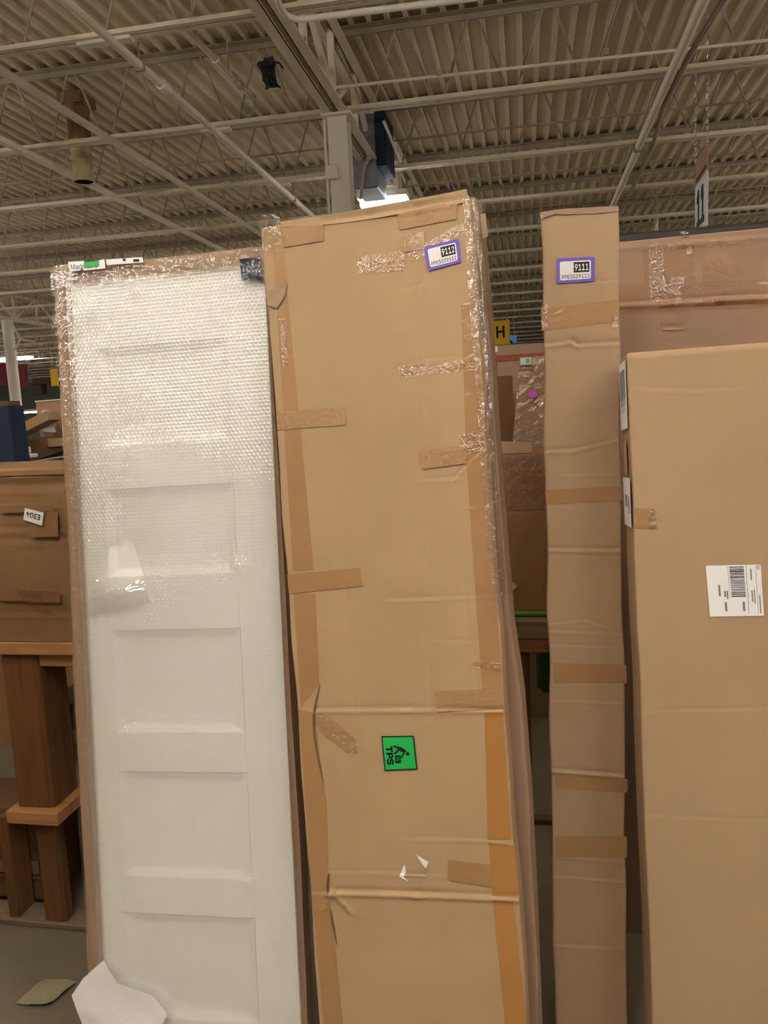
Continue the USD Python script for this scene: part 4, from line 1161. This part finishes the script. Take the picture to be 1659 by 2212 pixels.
slab('flat_board', 'slate grey flat board on the heap at left', 'board', (22, 1003), (150, 982), YC + .13, .012, .2, 'slate')
slab('plank', 'dark plank low in the heap at left', 'plank', (55, 978), (160, 942), YC + .36, .055, .1, 'core')
slab('plank', 'dark plank under the bright cardboard plank in the heap', 'plank', (28, 962), (160, 922), YC + .47, .06, .12, 'deep')
slab('cardboard_plank', 'bright cardboard length tilted on top of the heap at left', 'cardboard', (18, 928), (97, 888), YC + .61, .055, .12, 'tan')
slab('cardboard_scrap', 'small cardboard block at the right of the heap', 'cardboard', (101, 948), (160, 944), YC + .335, .045, .022, 'tan')
fb = thing('framed_board', 'pink tan board with white rim standing behind the heap', 'board')
slab('board_face', None, None, (76, 868), (150, 862), YC + .9, .36, .02, 'pinkboard', fb)
slab('rim', None, None, (74, 866), (150, 860), YC + .89, .010, .04, 'paper', fb)
slab('navy_panel', 'dark navy upholstered panel at the left picture edge', 'panel', (-90, 884), (17, 876), YC + .0, .285, .12, 'navy')
slab('cream_block', 'cream block leaning beside the navy panel', 'block', (9, 892), (22, 890), YC + .34, .065, .1, 'cream')
slab('brown_block', 'brown block above the navy panel at the left edge', 'block', (-40, 868), (19, 866), YC + .5, .06, .1, 'core')
x0, x1, z0, z1 = span((32, 966, 53, 990), YC + .15)
tag(obj('white_bracket', [cbox(x0, x1, YC + .15, YC + .21, z0 + .02, z1, .006), cbox(x0 - .004, x1 + .03, YC + .145, YC + .22, z0, z0 + .0199, .005)], 'door'), 'white bracket standing on the slate board', 'bracket')
for pxs, Ya, dp, top, lb in (((8, 919, 31, 1000), YC + .34, .10, 919, 'dark box under the cream block at the left edge'), ((34, 942, 160, 1000), YC + .61, .12, 942, 'dark box under the bright cardboard plank in the heap')):
    x0, x1, z0, z1 = span(pxs, Ya)
    tag(obj('dark_box', rough_box(x0, x1, Ya, Ya + dp, zt_ + .001, z1 - (.03 if dp > .1 else .0), .001, 5), 'core', smooth=35), lb, 'box')
for k, (pts, lb) in enumerate([(((76, 905), (92, 885), (113, 890), (122, 910), (112, 930), (78, 926)), 'torn white foam sheet on the heap'), (((84, 928), (112, 922), (118, 934), (98, 942)), 'small white scrap on the dark planks')]):
    q = np.array([at(*p, YC + .80 - .04 * k) for p in pts])
    c = q.mean(0)
    v = np.vstack([q, [c - [0, .05, 0]]])
    n = len(q)
    f = [(n, i, (i + 1) % n) for i in range(n)]
    w2 = v + [0, .02, 0]
    f2 = [(a + n + 1, c_ + n + 1, b + n + 1) for a, b, c_ in f]
    tag(obj('foam_scrap', trimesh.Trimesh(np.vstack([v, w2]), f + f2, process=False), 'foam'), lb, 'foam')

# ------------------------------------------------------------------ right gap: another rack and its stack
YR = 2.86
rr = thing('wooden_rack', 'wooden rack seen in the gap between the tall and narrow cartons', 'rack')
zt1, zt2, zt3 = at(1150, 1343, YR)[2], at(1150, 1381, YR)[2], at(1150, 1411, YR)[2]
obj('upper_rail', cbox(-.5, .55, YR, YR + .04, zt2 + .001, zt1, .003), 'greywood', rr)
obj('lower_rail', cbox(-.5, .55, YR + .004, YR + .05, zt3, zt2, .003), 'redwood', rr)
for k in range(4):
    obj('deck_board', cbox(-.5, .55, YR + .052 + k * .13, YR + .17 + k * .13, zt1 - .022, zt1, .003), 'greywood', rr)
x0, x1 = at(1116, 1600, YR + .02)[0], at(1148, 1600, YR + .02)[0]
obj('post', cbox(x0 - .01, x1, YR + .02, YR + .07, 0, zt3 - .001, .003), 'wood', rr)
obj('post', cbox(.50, .55, YR + .02, YR + .07, 0, zt3 - .001, .003), 'wood', rr)
z0, z1 = at(1180, 1842, YR)[2], at(1180, 1776, YR)[2]
obj('bottom_rail', cbox(x1 + .001, .499, YR + .02, YR + .06, z0, z1, .003), 'deep', rr)
tag(obj('green_tray', cbox(-.45, .5, YR + .06, YR + .5, zt1 + .001, at(1150, 1322, YR + .06)[2], .006), 'teal'), 'green plastic tray on the rack rail in the gap', 'tray')
zg = at(1150, 1322, YR + .06)[2] + .001
x0, x1, z0, z1 = span((1086, 1104, 1250, 1322), YR + .08)
t = thing('stacked_carton', 'lower shaded carton on the green tray in the gap', 'carton')
zl = z1
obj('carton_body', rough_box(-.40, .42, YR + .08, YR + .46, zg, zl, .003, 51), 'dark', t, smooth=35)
p = [at(*q, YR + .074) for q in ((1101, 1252), (1119, 1266), (1104, 1279))]
obj('label_corner', trimesh.Trimesh(np.vstack([p, [q + np.array([0, .004, 0]) for q in p]]), [(0, 2, 1), (3, 4, 5), (0, 1, 4), (0, 4, 3), (1, 2, 5), (1, 5, 4), (2, 0, 3), (2, 3, 5)], process=False), 'paper', t)
zu = at(1130, 980, YR + .10)[2]
t = thing('stacked_carton', 'upper open topped carton with shiny tape in the gap', 'carton')
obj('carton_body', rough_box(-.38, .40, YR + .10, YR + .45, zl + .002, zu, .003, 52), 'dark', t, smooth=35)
obj('clear_tape', grid_mesh(np.stack([*(lambda u, v: (-.09 + u * .16, YR + .094 - .006 * fbm(np.stack([u * 9, v * 9, u * 0], -1), 3, 5), zl + .01 + v * (zu - zl - .01)))(*np.meshgrid(np.linspace(0, 1, 30), np.linspace(0, 1, 40)))], -1)), 'tape_clear', t, smooth=True)
u, v = np.meshgrid(np.linspace(0, 1, 20), np.linspace(0, 1, 6))
obj('open_flap', grid_mesh(np.stack([-.38 + u * .40, YR + .10 + v * .14 - .0 * u, zu + .002 + .03 * v + .012 * np.sin(u * 3) * v], -1)), 'brown', t, smooth=True)
# carton wrapped in film, leaning on the stack behind
YF = YR + .50
pts = [at(*q, YF) for q in ((1122, 772), (1215, 766), (1210, 975), (1106, 978))]
t = thing('film_carton', 'small film wrapped carton with a mint label and a purple dot in the gap', 'carton')
zbot = zu + .012
v = []
for dy in (0, .22):
    for q in pts:
        v.append([q[0], YF + dy, q[2]])
v = np.array(v)
hull = trimesh.convex.convex_hull(v)
obj('carton_body', hull, 'guard', t)
u, w_ = np.meshgrid(np.linspace(0, 1, 30), np.linspace(0, 1, 60))
P = (pts[0] * (1 - u[..., None]) + pts[1] * u[..., None]) * (1 - w_[..., None]) + (pts[3] * (1 - u[..., None]) + pts[2] * u[..., None]) * w_[..., None]
P = P + np.stack([P[..., 0] * 0, -.003 - .016 * fbm(np.stack([P[..., 0] * 40, P[..., 2] * 40, u * 0], -1), 3, 9) ** 1.3, P[..., 0] * 0], -1)
obj('stretch_film', grid_mesh(P[::-1]), 'film', t, smooth=True)


def panel_on(pxs, Y, th=.002):
    x0, x1, z0, z1 = span(pxs, Y)
    return cbox(x0, x1, Y - th, Y, z0, z1, .0005)


obj('mint_label', panel_on((1124, 773, 1147, 788), YF - .018), 'mint', t)
obj('label_print', panel_on((1136, 775, 1144, 784), YF - .0205, .001), 'grey_ink', t)
c = at(1151, 851, YF - .018)
dd = trimesh.creation.cylinder(.016, .002, sections=24)
dd.apply_transform(trimesh.transformations.rotation_matrix(np.pi / 2, [1, 0, 0]))
dd.apply_scale([1.15, 1, 1])
dd.apply_translation(c)
obj('purple_dot', dd, 'purple_dot', t)
# support under the film carton, on the floor behind the rack
YM = 3.95
x0, x1, z0, z1 = span((1040, 742, 1240, 1000), YM)
t = thing('printed_carton', 'brown carton with a dark red printed border behind the film wrapped carton', 'carton')
obj('carton_body', rough_box(x0, x1, YM, YM + .5, 0, z1, .003, 60), 'brown', t, smooth=35)
a, b = at(1066, 765, YM), at(1200, 757, YM)
obj('red_border', [panel_on((1040, 764, 1240, 777), YM - .004, .001), panel_on((1064, 777, 1076, 1000), YM - .004, .001)], 'maroon', t)
obj('small_label', panel_on((1066, 748, 1075, 761), YM - .004, .001), 'paper', t)
ps = thing('stand', 'dark stand under the film wrapped carton behind the rack', 'stand')
obj('top', cbox(-.35, .30, YF - .02, YF + .30, pts[3][2] - .03, min(pts[3][2], pts[2][2]) - .001, .003), 'deep', ps)
for x in (-.33, .25):
    obj('leg', cbox(x, x + .05, YF + .2, YF + .25, 0, pts[3][2] - .031, .003), 'deep', ps)
# dark tall carton in shade at the left of the gap
x0, x1, z0, z1 = span((1040, 800, 1112, 985), YF + .1)
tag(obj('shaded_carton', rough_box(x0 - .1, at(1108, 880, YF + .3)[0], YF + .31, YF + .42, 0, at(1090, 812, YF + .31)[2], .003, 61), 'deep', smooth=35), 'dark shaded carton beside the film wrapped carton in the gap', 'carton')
x0, x1, z0, z1 = span((1160, 1434, 1215, 1497), YR + .35)
gb = thing('green_bin', 'green plastic bin hanging under the rack in the gap', 'bin')
obj('bin_body', [cbox(x0, x1, YR + .35, YR + .60, z0 + .01, zt1 - .024, .012), cbox(x0 + .02, x1, YR + .345, YR + .605, z0, z0 + .012, .004)], 'teal', gb)

# ------------------------------------------------------------------ signs
YH = 13.0
sg = thing('aisle_sign', 'yellow hanging sign with a black letter H in the gap', 'sign')
x0, x1, z0, z1 = span((1063, 692, 1101, 745), YH)
obj('board', cbox(x0, x1, YH, YH + .012, z0, z1, .003), 'yellow', sg)
tm = meshkit.text_mesh('H', 1.0, .006, True)
v = np.array(tm.vertices)
lo, hi = v.min(0), v.max(0)
hx0, hx1, hz0, hz1 = span((1072, 704, 1090, 730), YH)
tm.vertices = np.stack([hx0 + (v[:, 0] - lo[0]) / (hi[0] - lo[0]) * (hx1 - hx0), YH - .002 - v[:, 2], hz0 + (v[:, 1] - lo[1]) / (hi[1] - lo[1]) * (hz1 - hz0)], 1)
obj('letter', tm, 'ink', sg)
for x in (x0 + .03, x1 - .03):
    obj('hanger_wire', tube([(x, YH + .006, z1 - .01), (x, YH + .006, ZD - .01)], .004, 5), 'steel_dirty', sg)
YH = 15.0
sg = thing('aisle_sign', 'blue hanging sign half hidden behind the yellow sign', 'sign')
x0, x1, z0, z1 = span((1085, 724, 1116, 742), YH)
obj('board', cbox(x0, x1, YH, YH + .012, z0, z1, .003), 'blue', sg)
bx0, bx1, bz0, bz1 = span((1100, 735, 1107, 741), YH)
obj('black_mark', bar((bx0, YH - .004, bz1), (bx1, YH - .004, bz0), .006, .035), 'ink', sg)
obj('hanger_wire', tube([(x1 - .04, YH + .006, z1 - .01), (x1 - .04, YH + .006, ZD - .01)], .004, 5), 'steel_dirty', sg)

a, b = at(1528, 308, 7.0), at(1527, 487, 7.0)
c, e = at(1502, 330, 7.55), at(1503, 490, 7.55)


def edge_sign(a, b, c, name, label, split, m_top, text):
    """A board hung in the plane through near edge a (top) b (bottom) and far edge point c, seen nearly edge on."""
    sg = thing(name, label, 'sign')
    d = np.array([c[0] - a[0], c[1] - a[1], 0.0])
    L = np.linalg.norm(d)
    d /= L
    nrm = np.array([-d[1], d[0], 0])
    Mx = np.eye(4)
    Mx[:3, 0], Mx[:3, 1], Mx[:3, 2], Mx[:3, 3] = -d, -nrm, (0, 0, 1), c * [1, 1, 0]
    zs_ = b[2] + (a[2] - b[2]) * split
    for nm, z0, z1, m in (('board', b[2], zs_, 'paper'), ('header_board', zs_ + .001, a[2], m_top)):
        o = cbox(0, L, 0, .012, z0, z1, .003)
        o.apply_transform(Mx)
        obj(nm, o, m, sg)
    if text:
        t = meshkit.text_mesh(text, 1.0, .004, True)
        v = np.array(t.vertices)
        lo, hi = v.min(0), v.max(0)
        h = (zs_ - b[2])
        t.vertices = np.stack([L * (.2 + .6 * (v[:, 0] - lo[0]) / (hi[0] - lo[0])), -.001 - v[:, 2], b[2] + h * (.14 + .7 * (v[:, 1] - lo[1]) / (hi[1] - lo[1]))], 1)
        t.apply_transform(Mx)
        obj('lettering', t, 'ink', sg)
        o = cbox(.05, L - .03, -.004, .001, zs_ + .02, zs_ + .05, .001)
        o.apply_transform(Mx)
        obj('dark_band', o, 'core', sg)
    for q in (a, c):
        zz = np.arange(a[2] - .01, ZD - .01, .05)
        obj('chain', [lathe([(.003, -.022), (.009, -.018), (.009, .018), (.003, .022)], 6).apply_transform(trimesh.transformations.rotation_matrix((i % 2) * .8, [1, 0, 0])).apply_translation((q[0], q[1], z + .022)) for i, z in enumerate(zz)], 'brass', sg)


edge_sign(a, b, c, 'aisle_sign', 'white hanging sign seen almost edge on at upper right, numbered 11', .68, 'pinkboard', '11')
a, b, c = at(1420, 455, 12), at(1420, 500, 12), at(1412, 462, 12.6)
edge_sign(a, b, c, 'aisle_sign', 'small tan hanging sign seen edge on left of the numbered sign', .5, 'cream', None)
YS = 21.0
for k, (pxs, lb) in enumerate([((-30, 786, 27, 834), 'red hanging sign left of the distant column'), ((33, 787, 60, 836), 'red hanging sign right of the distant column')]):
    x0, x1, z0, z1 = span(pxs, YS)
    sg = thing('red_sign', lb, 'sign')
    obj('board', cbox(x0, x1, YS, YS + .02, z0, z1, .004), 'red', sg)
    for x in (x0 + .05, x1 - .05):
        obj('hanger_wire', tube([(x, YS + .01, z1 - .02), (x, YS + .01, ZD - .01)], .005, 5), 'steel_dirty', sg)
x0, x1, z0, z1 = span((109, 797, 125, 834), 14.0)
sg = thing('yellow_sign', 'yellow sign sliver beside the edge of the wrapped door', 'sign')
obj('board', cbox(x0, x1, 14, 14.012, z0, z1, .003), 'yellow', sg)
obj('hanger_wire', tube([(x0 + .04, 14.006, z1 - .02), (x0 + .04, 14.006, ZD - .01)], .004, 5), 'steel_dirty', sg)
x0, x1, z0, z1 = span((70, 818, 104, 852), 39.0)
t = thing('dark_machine', 'dark ducted machine hung before the far wall at left', 'machine')
obj('duct', cbox(x0, x1 + .8, 39, 39.6, (z0 + z1) / 2 + .15, z1, .05), 'core', t)
obj('drop', cbox(x0, x0 + .55, 39, 39.5, z0, (z0 + z1) / 2 + .149, .05), 'core', t)
obj('hanger_rod', [tube([(x, 39.3, z1 - .02), (x, 39.3, ZD - .01)], .012, 5) for x in (x0 + .3, x1 + .4)], 'steel_dirty', t)
